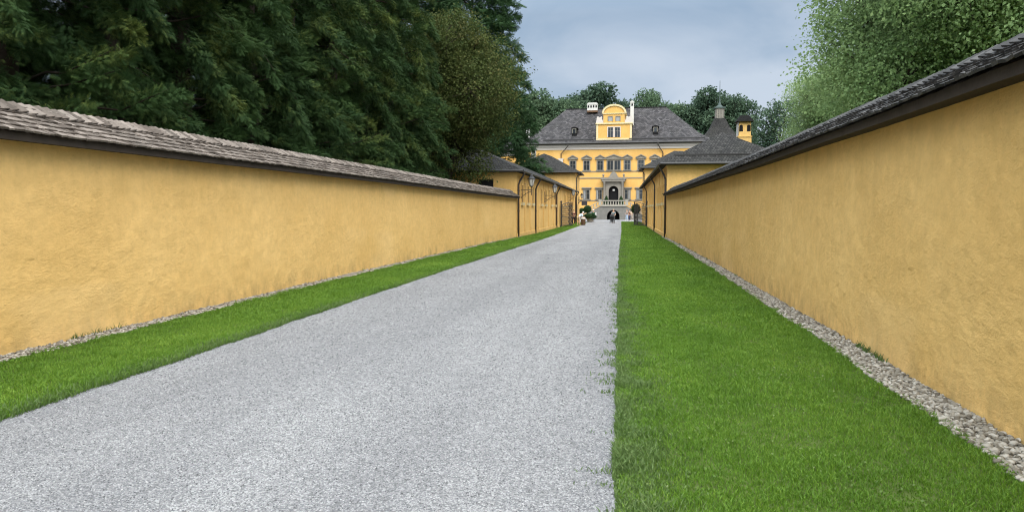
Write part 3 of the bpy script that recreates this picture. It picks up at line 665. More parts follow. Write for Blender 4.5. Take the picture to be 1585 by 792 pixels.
# downpipes of the palace
for x1, x2 in ((-8.0, -9.3), (7.6, 8.45)):
    pb(MB().tube([(x1, -.86, 13.25), (x1, -.8, 12.9), (x1*.5+x2*.5, -.4, 12.2), (x2, -.12, 11.6), (x2, -.12, 3.0)], .085), 'downpipe', 'pipe', PA, False, True)
pb(MB().box(-9.7, -8.95, -.35, -.02, 9.5, 10.6).box(-9.8, -8.85, -.4, -.02, 10.6, 10.72), 'pipe_box', 'palewhite')
def pwin(x, z0, w, h, top='pediment', pane='glass', parent=PA, y=0.0, e=.17, fr='frame', sill=True, bars=True):
    f = MB().box(x-w/2-e, x-w/2, y-.10, y-.001, z0, z0+h).box(x+w/2, x+w/2+e, y-.10, y-.001, z0, z0+h).box(x-w/2-e, x+w/2+e, y-.10, y-.001, z0+h, z0+h+e)
    o = pb(f, 'window', fr, parent)
    pb(MB().box(x-w/2, x+w/2, y-.02, y-.001, z0, z0+h), 'pane', pane, o)
    if bars: pb(MB().box(x-.03, x+.03, y-.045, y-.021, z0, z0+h).box(x-w/2, x+w/2, y-.04, y-.021, z0+h*.62, z0+h*.62+.05), 'glazing_bar', 'frame', o)
    if sill: pb(MB().box(x-w/2-e-.1, x+w/2+e+.1, y-.2, y-.001, z0-.15, z0), 'sill', fr, o)
    H = z0+h+e
    if top == 'pediment':
        hw = w/2+e+.27
        pb(MB().box(x-hw, x+hw, y-.26, y-.001, H+.10, H+.22).front([(x-hw, H+.22), (x+hw, H+.22), (x+hw, H+.30), (x, H+.80), (x-hw, H+.30)], y-.12, y-.001)
           .front([(x-hw-.05, H+.24), (x, H+.74), (x+hw+.05, H+.24), (x+hw+.05, H+.38), (x, H+.90), (x-hw-.05, H+.38)], y-.28, y-.121), 'pediment', 'frame', o)
    elif top == 'cornice':
        hw = w/2+e+.22
        pb(MB().box(x-hw, x+hw, y-.28, y-.001, H+.10, H+.30).box(x-hw+.1, x+hw-.1, y-.16, y-.001, H, H+.10), 'pediment', 'frame', o)
    return o
for k, x in enumerate((-14.2, -11.9, -7.2, -4.75, -2.38, 2.35, 4.72, 7.08, 11.9, 14.2)): pwin(x, 8.63, .92, 1.62)
f = MB().box(-1.26, -1.09, -.10, -.001, 8.63, 10.25).box(1.09, 1.26, -.10, -.001, 8.63, 10.25).box(-.14, .14, -.10, -.001, 8.63, 10.25).box(-1.26, 1.26, -.10, -.001, 10.25, 10.42)
o = pb(f, 'window', 'frame')
for s_ in (-1, 1):
    pb(MB().box(s_*.615-.475, s_*.615+.475, -.02, -.001, 8.63, 10.25), 'pane', 'glass', o); pb(MB().box(s_*.615-.03, s_*.615+.03, -.045, -.021, 8.63, 10.25), 'glazing_bar', 'frame', o)
pb(MB().box(-1.5, 1.5, -.26, -.001, 10.52, 10.64).front([(-1.5, 10.64), (1.5, 10.64), (1.5, 10.72), (0, 11.25), (-1.5, 10.72)], -.12, -.001).front([(-1.55, 10.66), (0, 11.2), (1.55, 10.66), (1.55, 10.82), (0, 11.38), (-1.55, 10.82)], -.28, -.121), 'pediment', 'frame', o)
pb(MB().box(-1.36, 1.36, -.2, -.001, 8.47, 8.63), 'sill', 'frame', o)
for x in (-14.2, -11.9, -9.5, -7.2, -4.75, 4.55, 7.0, 9.4, 11.9): pwin(x, 3.52, .95, 1.6, 'cornice')
for x in (-2.5, 2.42): pwin(x, 3.52, .82, 1.6, 'cornice')
for x, s_ in ((-4.75, -1), (-2.5, -1), (2.42, 1), (4.55, -1), (-7.2, 1)):       # half drawn blinds in the lower row
    pb(MB().box(x+s_*.40-(.22 if s_ > 0 else .0), x+s_*.40+(.0 if s_ > 0 else .22), -.036, -.0205, 3.55, 5.10), 'blind', 'blind')
# central gable
g = MB().box(-3.05, 3.05, -.06, 6.0, 13.3, 16.62)
g.box(-1.86, 1.86, -.06, 7.5, 16.62, 18.45).front([(1.86*math.cos(math.pi*i/14), 18.45+1.32*math.sin(math.pi*i/14)) for i in range(15)], -.06, 8.3)
gab = pb(g, 'gable', 'plaster_palace')
tr = MB().box(-3.22, 3.22, -.26, 6.1, 16.62, 16.84).box(-3.1, 3.1, -.13, -.061, 13.75, 14.15).box(-3.1, -2.75, -.11, -.061, 14.15, 16.62).box(2.75, 3.1, -.11, -.061, 14.15, 16.62)
tr.box(-2.05, 2.05, -.2, 7.4, 18.38, 18.52)
arc = lambda r, z: [(r*math.cos(math.pi*i/16), 18.52+z*math.sin(math.pi*i/16)) for i in range(17)]
outer, inner = arc(2.12, 1.55), arc(1.82, 1.24)
for i in range(16): tr.front([outer[i], outer[i+1], inner[i+1], inner[i]], -.24, 8.4)
pb(tr, 'gable_trim', 'cream', gab)
for s_ in (-1, 1):
    vo = MB()
    cur = [(s_*3.15, 16.85), (s_*1.87, 16.85), (s_*1.87, 18.1)]+[(s_*(3.15-1.22*math.sin(u)), 18.1-1.0*(1-math.cos(u))*1.0-.1) for u in np.linspace(1.45, .15, 7)]
    vo.front(cur if s_ > 0 else cur[::-1], -.2, .35)
    vo.lathe([(.05, 17.0), (.24, 17.05), (.24, 17.3), (.12, 17.45), (.2, 17.65), (.2, 17.8), (.02, 18.0)], (s_*2.25, .1), 8)
    pb(vo, 'scroll', 'palewhite', gab)
for x in (-.60, .60): pwin(x, 14.32, .86, 1.72, None, 'glass', gab, -.06, .13, 'palewhite', False)
for x in (-.66, .66): pwin(x, 17.1, .66, .78, None, 'blind', gab, -.06, .12, 'frame', False, False)
# roof dormers
for x in (-7.1, 7.15):
    y0 = 1.2; z0 = roofz(y0)-.1
    d = pb(MB().front([(x-.45, z0), (x+.45, z0), (x+.45, z0+1.5), (x-.45, z0+1.5)], y0, y0+3.0), 'dormer', 'roof_far', roof)
    pb(MB().front([(x-.6, z0+1.48), (x+.6, z0+1.48), (x+.6, z0+1.58), (x, z0+1.78), (x-.6, z0+1.58)], y0-.15, y0+3.5), 'dormer_roof', 'roof_far', d)
    pwin(x, z0+.6, .5, .72, None, 'glass', d, y0, .1, 'frame', False, False)
# chimneys
def chimney(x, y, w, dp, z0, z1, n, round_=False, base=None):
    c = pb(MB().box(x-w/2, x+w/2, y-dp/2, y+dp/2, z0, z1).box(x-w/2-.07, x+w/2+.07, y-dp/2-.07, y+dp/2+.07, z1-.17, z1-.02)
           .front([(x-w/2-.04, z1), (x+w/2+.04, z1), (x+w/2-.2 if w > 1 else x+.05, z1+.22), (x-w/2+.2 if w > 1 else x-.05, z1+.22)], y-dp/2-.04, y+dp/2+.04), 'chimney', 'white', roof)
    for k in range(n):
        xx = x-w/2+w*(k+.5)/n; hw = min(.15, w/n*.32); pb(MB().front(arch_poly(xx, hw*2, z1-.72, z1-.42, 6), y-dp/2-.012, y-dp/2-.001), 'smoke_vent', 'hole', c)
    if base: pb(MB().box(x-w/2-.03, x+w/2+.03, y-dp/2-.03, y+dp/2+.03, z0-.35, z0), 'base', 'brownwood', c)
chimney(-4.35, 7.3, 1.9, .9, 20.0, 21.2, 4, base=True)
chimney(3.0, 4.2, .62, .62, 16.6, 20.95, 1)
cc = pb(MB().box(-15.95, -15.35, 1.9, 2.5, 14.3, 17.0).front([(-16.0, 17.0), (-15.3, 17.0), (-15.65, 17.4)], 1.85, 2.55), 'chimney', 'white', roof)
for zz in (16.55, 15.65): pb(MB().front([(-15.65+.19*math.cos(a*.785), zz+.19*math.sin(a*.785)) for a in range(8)], 1.885, 1.899), 'smoke_vent', 'hole', cc)
# recessed side wing
pb(MB().box(-23.5, -W-.01, 5, 15, -.1, 11.7), 'side_wing', 'plaster_palace')
pb(MB().box(-23.6, -W-.3, 4.8, 15.1, 11.7, 12.2), 'side_cornice', 'palewhite')
pb(MB().add([(-24, 4.5, 12.2), (-W-.3, 4.5, 12.2), (-W-.3, 15.5, 12.2), (-24, 15.5, 12.2), (-20, 10, 15.2), (-W-.3, 10, 15.2)], [(0, 1, 5, 4), (1, 2, 5), (2, 3, 4, 5), (3, 0, 4), (0, 3, 2, 1)]), 'side_roof', 'roof_far', PA, True)
# portal
def arch_wall(b, x0, x1, z0, z1, c, w, zs, y0, y1, n=10):
    b.front([(x0, z0), (c-w/2, z0), (c-w/2, zs), (x0, zs)], y0, y1).front([(c+w/2, z0), (x1, z0), (x1, zs), (c+w/2, zs)], y0, y1)
    pts = [(c+w/2*math.cos(math.pi-math.pi*i/n), zs+w/2*math.sin(math.pi*i/n)) for i in range(n+1)]
    for i in range(n):
        (xa, za), (xb, zb) = pts[i], pts[i+1]
        b.front(([(x0, zs)] if i == 0 else [])+[(xa, za), (xb, zb)]+([(x1, zs), (x1, z1)] if i == n-1 else [(xb, z1)])+[(x0 if i == 0 else xa, z1)], y0, y1)
    return b
pt = arch_wall(MB(), -1.75, 1.8, 2.3, 6.55, .03, 1.72, 4.95, -.75, -.001)
po = pb(pt, 'portal', 'stone')
pb(MB().front(arch_poly(.03, 1.72, 2.3, 4.95), -.09, -.06), 'door', 'hole', po)
pb(MB().box(-.14, .22, -.30, -.10, 4.95, 5.25), 'lamp', 'white', po)
pc = MB()
for x in (-1.55, 1.6):
    pc.lathe([(.22, 2.4), (.22, 2.6), (.17, 2.7), (.15, 6.1), (.2, 6.2), (.24, 6.4), (.24, 6.5)], (x, -.98), 10)
pb(pc, 'column', 'stone', po, False, True)
pb(MB().box(-2.0, 2.05, -1.2, -.001, 6.56, 6.95).box(-2.2, 2.25, -1.3, -.001, 6.96, 7.18), 'entablature', 'stone', po)
pd = MB().front([(-1.2, 7.19), (1.25, 7.19), (.75, 7.45), (.5, 8.0), (.03, 8.4), (-.45, 8.0), (-.7, 7.45)], -.9, -.1)
for x in (-1.75, 1.8): pd.lathe([(.16, 7.19), (.16, 7.4), (.08, 7.48), (.2, 7.66), (.2, 7.78), (.04, 7.95)], (x, -.8), 8)
pb(pd, 'crest', 'stone', po)

# ------------------------------------------------------------------ grand staircase
ST = thing('staircase', 'grey stone double staircase with arched grotto under its balustrade', 'staircase', (-1.1, 122, 0))
CX = -1.12
b = arch_wall(MB(), CX-2.0, CX+2.0, 0, 2.2, CX, 2.05, .58, 122, 124.2)
b.box(CX-2.0, CX+2.0, 124.2, 131.0, 0, 2.2)
base = b.build('terrace', 'dark_stone', ST)
MB().box(CX-1.2, CX+1.2, 124.15, 124.19, 0, 1.7).build('grotto_door', 'hole', ST)
MB().box(CX-2.1, CX+2.1, 121.86, 131.0, 2.2, 2.36).build('landing', 'pale_stone', ST)
for s_ in (-1, 1):
    N = 14; fl = MB(); x = lambda u: CX+s_*(2.0+4.1*u)
    for k in range(N):
        xa, xb = sorted((x(k/N), x((k+1)/N))); fl.box(xa, xb, 122.3, 125.2, 0, 2.36*(1-(k+1)/N)+.004)
    fl.build('flight', 'stone', ST)
    def sl_(u0, u1, off0, off1, y0, y1, m, nm):
        z0, z1 = 2.36*(1-u0), 2.36*(1-u1)
        poly = [(x(u0), z0+off0), (x(u1), z1+off0), (x(u1), z1+off1), (x(u0), z0+off1)]
        return MB().front(poly if s_ > 0 else poly[::-1], y0, y1).build(nm, m, ST)
    sl_(0, 1, -2.3, .12, 122.0, 122.28, 'dark_stone', 'string_wall') if False else MB().front([(x(0), 0), (x(1), 0), (x(1), .15), (x(0), 2.3)][::s_], 122.0, 122.29).build('string_wall', 'dark_stone', ST)
    sl_(0.02, 1, .16, .30, 121.95, 122.33, 'pale_stone', 'coping')
    sl_(0.02, 1, .80, .92, 121.95, 122.33, 'pale_stone', 'handrail')
    for k in range(9):
        u = .08+k*.105; z = 2.36*(1-u); MB().lathe([(.07, z+.28), (.10, z+.42), (.05, z+.62), (.08, z+.82)], (x(u), 122.14), 8).build('baluster', 'pale_stone', ST)
    MB().box(CX+s_*2.15-.22, CX+s_*2.15+.22, 121.85, 122.3, 2.37, 3.2).box(CX+s_*2.15-.27, CX+s_*2.15+.27, 121.8, 122.35, 3.2, 3.3).build('pier', 'pale_stone', ST)
    MB().box(x(1)-.25, x(1)+.25, 121.85, 122.4, 0, 1.05).box(x(1)-.3, x(1)+.3, 121.8, 122.45, 1.05, 1.15).build('pier', 'pale_stone', ST)
rail = MB().box(CX-1.92, CX+1.92, 121.95, 122.2, 3.05, 3.2).box(CX-1.92, CX+1.92, 121.95, 122.2, 2.37, 2.47).build('balustrade', 'pale_stone', ST)
for k in range(9):
    MB().lathe([(.08, 2.47), (.12, 2.64), (.06, 2.85), (.10, 3.05)], (CX-1.7+k*.425, 122.07), 8).build('baluster', 'pale_stone', rail)
MB().box(CX-3.05, CX-2.72, 121.96, 121.995, .45, 1.2).build('notice', 'white', ST)
f = MB().front(arch_poly(CX+2.75, .55, 0, .95, 6), 121.97, 121.995).build('side_niche', 'hole', ST)

# ------------------------------------------------------------------ chapel with spire behind
CH = thing('chapel', 'distant dark shingled roof with small square turret and thin spire', 'building', (19, 150, 0))
MB().box(15.2, 22.8, 146.5, 153.5, -.1, 14.2).build('wall', 'plaster_palace', CH)
b = MB(); rings = []
for k, (w_, z) in enumerate(((4.5, 14.1), (3.0, 15.9), (1.75, 17.6), (.95, 19.4))): rings.append([(19+sx*w_*1.0, 150+sy*w_, z) for sx, sy in ((-1, -1), (1, -1), (1, 1), (-1, 1))])
b.add(sum(rings, []), [(4*k+i, 4*k+(i+1) % 4, 4*k+4+(i+1) % 4, 4*k+4+i) for k in range(3) for i in range(4)]+[(3, 2, 1, 0)])
cr = b.build('roof', 'roof_near', CH, True, False, True)
tu = MB().box(18.2, 19.8, 149.2, 150.8, 19.3, 21.3).build('turret', 'stone', cr)
MB().box(18.0, 20.0, 149.0, 151.0, 21.3, 21.55).lathe([(.95, 21.55), (.36, 21.9), (.15, 22.6), (.07, 24), (.04, 26.7)], (19, 150), 8).build('spire', 'copper', tu)
s_ = MB()
for k in range(5): s_.box(18.3+k*.34, 18.36+k*.34, 149.17, 149.2, 19.5, 21.2)
s_.build('louvre', 'iron', tu)

# ------------------------------------------------------------------ vegetation
def frame_from(d, roll):
    d = d/np.linalg.norm(d, axis=1, keepdims=True); up = np.tile([0, 0, 1.], (len(d), 1)); up[np.abs(d[:, 2]) > .95] = [1, 0, 0]
    y = np.cross(up, d); y /= np.linalg.norm(y, axis=1, keepdims=True); z = np.cross(d, y)
    c, s = np.cos(roll)[:, None], np.sin(roll)[:, None]
    return d, y*c+z*s, z*c-y*s
def spray_template(k=9, wid=.06):
    V, F = [], []
    def leaf(p, q, w):
        p, q = np.array(p), np.array(q); d = q-p; n = np.array([-d[1], d[0], 0]); n = n/np.linalg.norm(n)*w/2; b = len(V)
        V.extend([p-n*.9, p+n*.9+d*.1, q]); F.append([b, b+1, b+2])
    for i in range(k):
        t = .06+.88*i/k; L = .46*(1-.62*t)*random.uniform(.75, 1.15)
        for s in (1, -1):
            a = rad(random.uniform(38, 56)); p = (t, 0, -.16*t*t); leaf(p, (t+L*math.cos(a), s*L*math.sin(a), -.16*t*t-.22*L-.05*random.random()), wid)
    leaf((.8, 0, -.1), (1.08, 0, -.22), wid*1.1); leaf((0, 0, 0), (.95, 0, -.15), wid*.5)
    return np.array(V), np.array(F)
def sprays(P, d, size, roll, tmpl):
    T, F0 = tmpl; X, Y, Z = frame_from(d, roll); n = len(P); m = len(T)
    V = P[:, None]+size[:, None, None]*(T[None, :, 0:1]*X[:, None]+T[None, :, 1:2]*Y[:, None]+T[None, :, 2:3]*Z[:, None])
    return V.reshape(-1, 3), (F0[None]+(np.arange(n)*m)[:, None, None]).reshape(-1, 3)
def conifer_mesh(seed, H, R, n_plume, per, size, power=.75, droop=.55, z0=.04, base_r=.28, tmpl=None):
    """trunk, limbs, and drooping plumes of flat sprays set at uneven depth round the crown."""
    r = np.random.default_rng(seed); random.seed(seed); wood = MB(); Ps, Ds, Zs = [], [], []
    wood.tube([(0, 0, -.1), (0.05, 0, H*.3), (0, .06, H*.65), (0, 0, H*.97)], [base_r, base_r*.75, base_r*.4, .03], 9)
    sc = R/2.9
    for k in range(n_plume):
        h = z0+(.97-z0)*((k+r.random())/n_plume)**1.15; a = k*2.39996+r.normal(0, .35)
        rad_ = R*max(.05, (1-h))**power*r.choice([.62, .78, .92, 1.0, 1.06])+.12
        c = np.array([rad_*math.cos(a), rad_*math.sin(a), h*H]); dn = -r.uniform(-.35, 1.15)*droop/.55
        aj = a+r.normal(0, .55); ax = np.array([math.cos(aj), math.sin(aj), dn]); ax /= np.linalg.norm(ax)
        Lp = r.uniform(.9, 1.9)*sc*(.55+.45*(1-h)); wp = r.uniform(.20, .38)*sc
        if k % 5 == 0: wood.tube([(0, 0, h*H-.1*rad_), tuple(c*[.55, .55, 1]-np.array([0, 0, .02*rad_])), tuple(c-ax*Lp*.3), tuple(c+ax*Lp*.5)], [.04*sc, .028*sc, .018*sc, .006], 5, False)
        n = int(per*r.uniform(.7, 1.3)); u = r.random(n)**.8; th = r.random(n)*6.283
        q = np.array([-ax[1], ax[0], 0.]); q /= np.linalg.norm(q); p = np.cross(ax, q)
        if p[2] < 0: p = -p
        rr = wp*(1-.75*u)*np.sqrt(r.uniform(.35, 1, n))
        ro = np.outer(np.cos(th), q)*1.35+np.outer(np.sin(th), p)*.8
        P = c+np.outer((u-.35)*Lp, ax)+ro*rr[:, None]; P[:, 2] -= .22*sc*(u**2)
        D = ax*.8+ro*.65+r.normal(0, .42, (n, 3)); D[:, 2] -= .25*u
        Ps.append(P); Ds.append(D); Zs.append(ro*.7+[0, 0, .55]+r.normal(0, .35, (n, 3)))
    n = 90; Ps.append(np.c_[r.normal(0, .15, n), r.normal(0, .15, n), H*(.9+.1*r.random(n))]); Ds.append(np.c_[r.normal(0, .5, n), r.normal(0, .5, n), np.full(n, 1.)]); Zs.append(r.normal(0, 1, (n, 3)))
    P, D, Z0 = np.concatenate(Ps), np.concatenate(Ds), np.concatenate(Zs); n = len(P)
    X = D/np.linalg.norm(D, axis=1, keepdims=True); Y = np.cross(Z0, X); Y /= np.linalg.norm(Y, axis=1, keepdims=True); Z = np.cross(X, Y)
    T, F0 = tmpl if tmpl is not None else spray_template(); m = len(T); sz = (size*r.uniform(.6, 1.25, n))[:, None, None]
    V = P[:, None]+sz*(T[None, :, 0:1]*X[:, None]+T[None, :, 1:2]*Y[:, None]+T[None, :, 2:3]*Z[:, None])
    F = F0[None]+(np.arange(n)*m)[:, None, None]
    return V.reshape(-1, 3), F.reshape(-1, 3), wood
def leaves(P, out, size, r, up=.35):
    n = len(P); d = out*.5+r.normal(0, .75, (n, 3)); d[:, 2] -= .35; X, Y, Z = frame_from(d+1e-6, r.normal(0, .75, n))
    s = (size*r.uniform(.6, 1.3, n))[:, None]; w = s*r.uniform(.55, .8, n)[:, None]
    V = np.stack([P, P+X*s*.5+Y*w*.5+Z*s*.06, P+X*s-Z*s*.12, P+X*s*.5-Y*w*.5+Z*s*.06], 1)
    return V.reshape(-1, 3), np.arange(n*4).reshape(-1, 4)
def broad_mesh(seed, H, R, trunk_h, n_lobes, clumps, per, leaf, lobe_r=.40, spread=.32, vert=1.0, base_r=.3, clump_r=None):
    r = np.random.default_rng(seed); wood = MB()
    cz = (trunk_h+H)/2; hz = (H-trunk_h)/2
    wood.tube([(0, 0, -.1), (.08, .05, trunk_h*.6), (0, .1, trunk_h*1.1), (.1, 0, cz+hz*.3)], [base_r, base_r*.8, base_r*.65, base_r*.2], 9)
    Ps, Os = [], []
    for k in range(n_lobes):
        g = (k+.5)/n_lobes; ph = math.acos(1-2*g); th = k*2.39996+r.normal(0, .25); q = r.uniform(.55, 1.02)
        c = np.array([R*(1-lobe_r*.8)*q*1.1*math.sin(ph)*math.cos(th), R*(1-lobe_r*.8)*q*1.1*math.sin(ph)*math.sin(th), cz+(hz-lobe_r*R*.75)*math.cos(ph)*q*1.08])
        lr = R*lobe_r*r.uniform(.55, 1.3)
        wood.tube([(0, .05, trunk_h*r.uniform(.75, 1.2)), tuple(c*[.45, .45, .0]+[0, 0, (trunk_h+c[2])/2+.2]), tuple(c)], [base_r*.42, base_r*.25, .03], 6, False)
        m = max(4, int(clumps*(lr/(R*lobe_r))**2)); v = r.normal(0, 1, (m, 3)); v /= np.linalg.norm(v, axis=1, keepdims=True)
        rr = lr*(.50+.60*r.random(m)**.7); cc = c+v*rr[:, None]*[1, 1, vert]
        for j in range(0, m, 16): wood.tube([tuple(c), tuple(cc[j]*.98+c*.02)], [.035, .01], 4, False)
        pn = r.poisson(per, m)+2; idx = np.repeat(np.arange(m), pn)
        cr = clump_r or lr*spread
        P = cc[idx]+r.normal(0, 1, (len(idx), 3))*[cr, cr, cr*.6]
        Ps.append(P); Os.append(v[idx])
    P, O = np.concatenate(Ps), np.concatenate(Os)
    V, F = leaves(P, O, leaf, r); return V, F, wood
TREE = {}
def make_tree(kind, name, mesh, leafm, label, cat, loc, rz=0, sc=1.0, group=None, k=3, sz=None):
    t = thing(name, label, cat, loc, rz, group); t.scale = (sc, sc, sz or sc)
    if kind in TREE:
        a, b = TREE[kind]
        for src, nm in ((a, 'crown'), (b, 'trunk')):
            o = src.copy(); o.name = nm; COL.objects.link(o); o.parent = t
            if nm == 'crown' and M[leafm] != src.data.materials[0]:
                o.material_slots[0].link = 'OBJECT'; o.material_slots[0].material = M[leafm]
    else:
        V, F, wd = mesh()
        a = np_mesh('crown', V, F, leafm, t, False, k); b = wd.build('trunk', 'bark', t, False, True); TREE[kind] = (a, b)
    return t
cA = lambda: conifer_mesh(101, 17.5, 2.75, 340, 250, .175, .5)
cB = lambda: conifer_mesh(202, 16.5, 2.6, 320, 250, .17, .42, .8)
gC = 'dark conifers behind the garden wall'
for i, (kd, mk, x, y, rz, sc, lab) in enumerate([
    ('cA', cA, -11.3, 9.2, 0.0, 1.0, 'dark green conifer column behind the wall, nearest the camera, mostly out of frame'),
    ('cB', cB, -11.0, 12.0, 1.7, 1.05, 'first conifer column fully in frame, over the nearest shingles'),
    ('cA', cA, -10.9, 14.8, 3.4, 0.96, 'second conifer column along the shingled wall'),
    ('cB', cB, -11.1, 17.7, 5.1, 1.08, 'third conifer column along the shingled wall'),
    ('cA', cA, -10.8, 20.6, 0.52, 0.98, 'fourth conifer column along the shingled wall'),
    ('cB', cB, -10.9, 23.7, 2.22, 1.03, 'fifth conifer column along the shingled wall'),
    ('cA', cA, -10.7, 26.9, 3.92, 0.95, 'sixth conifer column along the shingled wall'),
    ('cB', cB, -10.8, 30.3, 5.62, 1.06, 'seventh conifer column along the shingled wall'),
    ('cA', cA, -10.8, 33.8, 1.04, 1.0, 'eighth conifer column, next to the brownish tree'),
    ('cB', cB, -15.5, 12, 1.0, 1.35, 'tall dark conifer of the back row behind the first column'),
    ('cA', cA, -15.8, 16.5, 3.3, 1.4000000000000001, 'tall dark conifer of the back row behind the third column'),
    ('cB', cB, -15.6, 21.5, 5.6, 1.4500000000000002, 'tall dark conifer of the back row behind the fourth column'),
    ('cA', cA, -15.5, 26.5, 1.62, 1.35, 'tall dark conifer of the back row behind the fifth column'),
    ('cB', cB, -15.2, 32, 3.92, 1.4000000000000001, 'tall dark conifer of the back row behind the seventh column'),
    ('cA', cA, -15.2, 38.5, 6.22, 1.4500000000000002, 'tall dark conifer of the back row behind the eighth column'),
    ('cB', cB, -16.5, 44, 2.24, 1.35, 'tall dark conifer of the back row behind the brownish tree'),
    ]):
    make_tree(kd, 'conifer', mk, 'thuja', lab, 'tree', (x, y, 0), rz, sc, gC)
make_tree('brown', 'beech_tree', lambda: broad_mesh(303, 13.5, 4.3, 3.3, 44, 190, 12, .14, .36, .16), 'brownleaf', 'olive brown broadleaf tree hanging over the end of the conifer side wall', 'tree', (-9.45, 39.6, 0), .4, .93, None, 4)
cS = lambda: conifer_mesh(404, 31, 6.5, 460, 110, .62, .5, .30, .05, .4)
make_tree('spruce', 'spruce_tree', cS, 'spruce', 'very tall dark spruce standing against the sky left of the palace', 'tree', (-17.6, 88, 0), 1.0, 1.12)
make_tree('spruce', 'spruce_tree', cS, 'spruce', 'tall dark spruce behind the brownish tree', 'tree', (-18.5, 66, 0), 3.0, .9)
# lawn side trees behind the other wall
gM = 'broadleaf trees behind the lawn side wall'
mA = lambda: broad_mesh(505, 17, 6.2, 2.2, 56, 240, 24, .125, .31, .16)
mB = lambda: broad_mesh(606, 15.5, 5.6, 2.0, 50, 240, 24, .125, .32, .16)
for kd, mk, lm, x, y, rz, sc, lab in [
    ('mA', mA, 'maple', 16.5, 57, 0.0, .80, 'light green broadleaf tree whose edge stands against the sky beside the roofed chimney'),
    ('mB', mB, 'maple', 18.6, 43, 1.3, 1.1, 'light green broadleaf tree in the middle above the dark shingles'),
    ('mA', mA, 'maple2', 13.6, 27.5, 2.5, 1.05, 'bluish green broadleaf tree nearest the camera above the dark shingles'),
    ('mB', mB, 'maple2', 21.5, 46, 3.1, 1.25, 'broadleaf tree standing behind the middle light green tree'),
    ('mA', mA, 'maple2', 24, 34, 4.4, 1.15, 'bluish broadleaf tree behind the nearest lawn side tree')]:
    make_tree(kd, 'maple_tree', mk, lm, lab, 'tree', (x, y, 0), rz, sc, gM, 4)
make_tree('sparse', 'sparse_tree', lambda: broad_mesh(707, 15.6, 3.6, 6.5, 24, 42, 6, .30, .4, .2, 1.0, .2), 'farleaf2', 'thin dark tree with bright sky showing through beside the roofed chimney', 'tree', (19.3, 95, 0), 0, 1.0, None, 4)
fA = lambda: broad_mesh(808, 30, 8.0, 9, 30, 120, 8, .62, .36, .17, .9, .5)
fB = lambda: broad_mesh(909, 30, 7.2, 8, 26, 120, 8, .62, .40, .18, .9, .5)
gF = 'far trees behind the palace'
for kd, mk, lm, x, y, rz, sc, sz, lab in [
    ('fA', fA, 'farleaf', -31, 168, 0, 1, .98, 'far tree behind the spruce, left of the palace'),
    ('fB', fB, 'farleaf', -21.5, 172, 1, 1.05, 1.02, 'mid green far tree above the left hip of the palace roof'),
    ('fA', fA, 'farleaf', -14.2, 168, 2, .85, .93, 'low mid green far tree left of the wide white chimney'),
    ('fB', fB, 'farleaf2', -6.6, 182, 3, 1.25, 1.11, 'dark rounded far tree behind the wide white chimney'),
    ('fA', fA, 'farleaf2', 0.6, 184, 4, .8, .97, 'dark far tree behind the arched palace gable'),
    ('fB', fB, 'farleaf3', 7.4, 190, 5, .72, 1.10, 'light green far tree standing alone right of the slim white chimney'),
    ('fA', fA, 'farleaf3', 13.3, 184, 1.4, .62, .95, 'light green low far tree between the slim chimney and the spire'),
    ('fB', fB, 'farleaf2', 20.2, 182, 2.2, 1.12, 1.05, 'dark spreading far tree just left of the spire'),
    ('fA', fA, 'farleaf2', 27.2, 184, 3.4, .80, .99, 'dark far tree just right of the spire'),
    ('fB', fB, 'farleaf', 1, 200, 5.2, 1.3, .78, 'low far tree deep behind the palace ridge')]:
    make_tree(kd, 'far_tree', mk, lm, lab, 'tree', (x, y, 0), rz, sc, gF, 4, sz)

# clipped plants in the courtyard
def clipped(name, label, x, y, z0, prof, stem, n, size, pot=None, rz=0):
    r = np.random.default_rng(int(abs(x*97+y*13))); t = thing(name, label, 'shrub', (x, y, z0), rz)
    zz = np.array([p[1] for p in prof]); rr = np.array([p[0] for p in prof])
    z = zz.min()+(zz.max()-zz.min())*r.random(n*3); R_ = np.interp(z, zz, rr); keep = r.random(n*3) < R_/rr.max(); z, R_ = z[keep][:n], R_[keep][:n]; m = len(z)
    a = r.random(m)*6.28; q = R_*np.sqrt(r.uniform(.55, 1.08, m)); P = np.c_[q*np.cos(a), q*np.sin(a), z]; out = np.c_[np.cos(a), np.sin(a), r.normal(.2, .4, m)]
    V, F = leaves(P, out, size, r); np_mesh('foliage', V, F, 'hedgeleaf', t, False, 4)
    core = MB().lathe([(max(.02, p[0]*.82), p[1]) for p in prof], (0, 0), 12); core.build('inner_twigs', 'hedgeleaf', t, False, True)
    if stem: MB().tube([(0, 0, 0), (.02, 0, zz.min()+.1)], .05).build('trunk', 'bark', t, False)
    if pot: MB().lathe(pot, (0, 0), 14).build('tub', 'pale_stone', t, False)
    return t
ball = lambda r, c: [(r*math.sin(a), c-r*math.cos(a)) for a in np.linspace(.08, 3.06, 11)]
cone = [(.12, 0.0), (.42, .15), (.46, .4), (.34, .9), (.16, 1.35), (.03, 1.62)]
clipped('cone_shrub', 'clipped cone shrub on the terrace left of the arched portal', -2.30, 124.6, 2.36, cone, False, 1500, .10)
clipped('cone_shrub', 'clipped cone shrub on the terrace right of the arched portal', .13, 124.6, 2.36, cone, False, 1500, .10)
clipped('topiary_ball', 'larger round topiary ball on a stem near the grey staircase', -4.62, 106, 0, ball(.55, 1.72), True, 1800, .09)
clipped('topiary_ball', 'smaller round topiary ball beside the larger one under the hanging sign', -5.55, 109, 0, ball(.46, 1.45), True, 1500, .09)
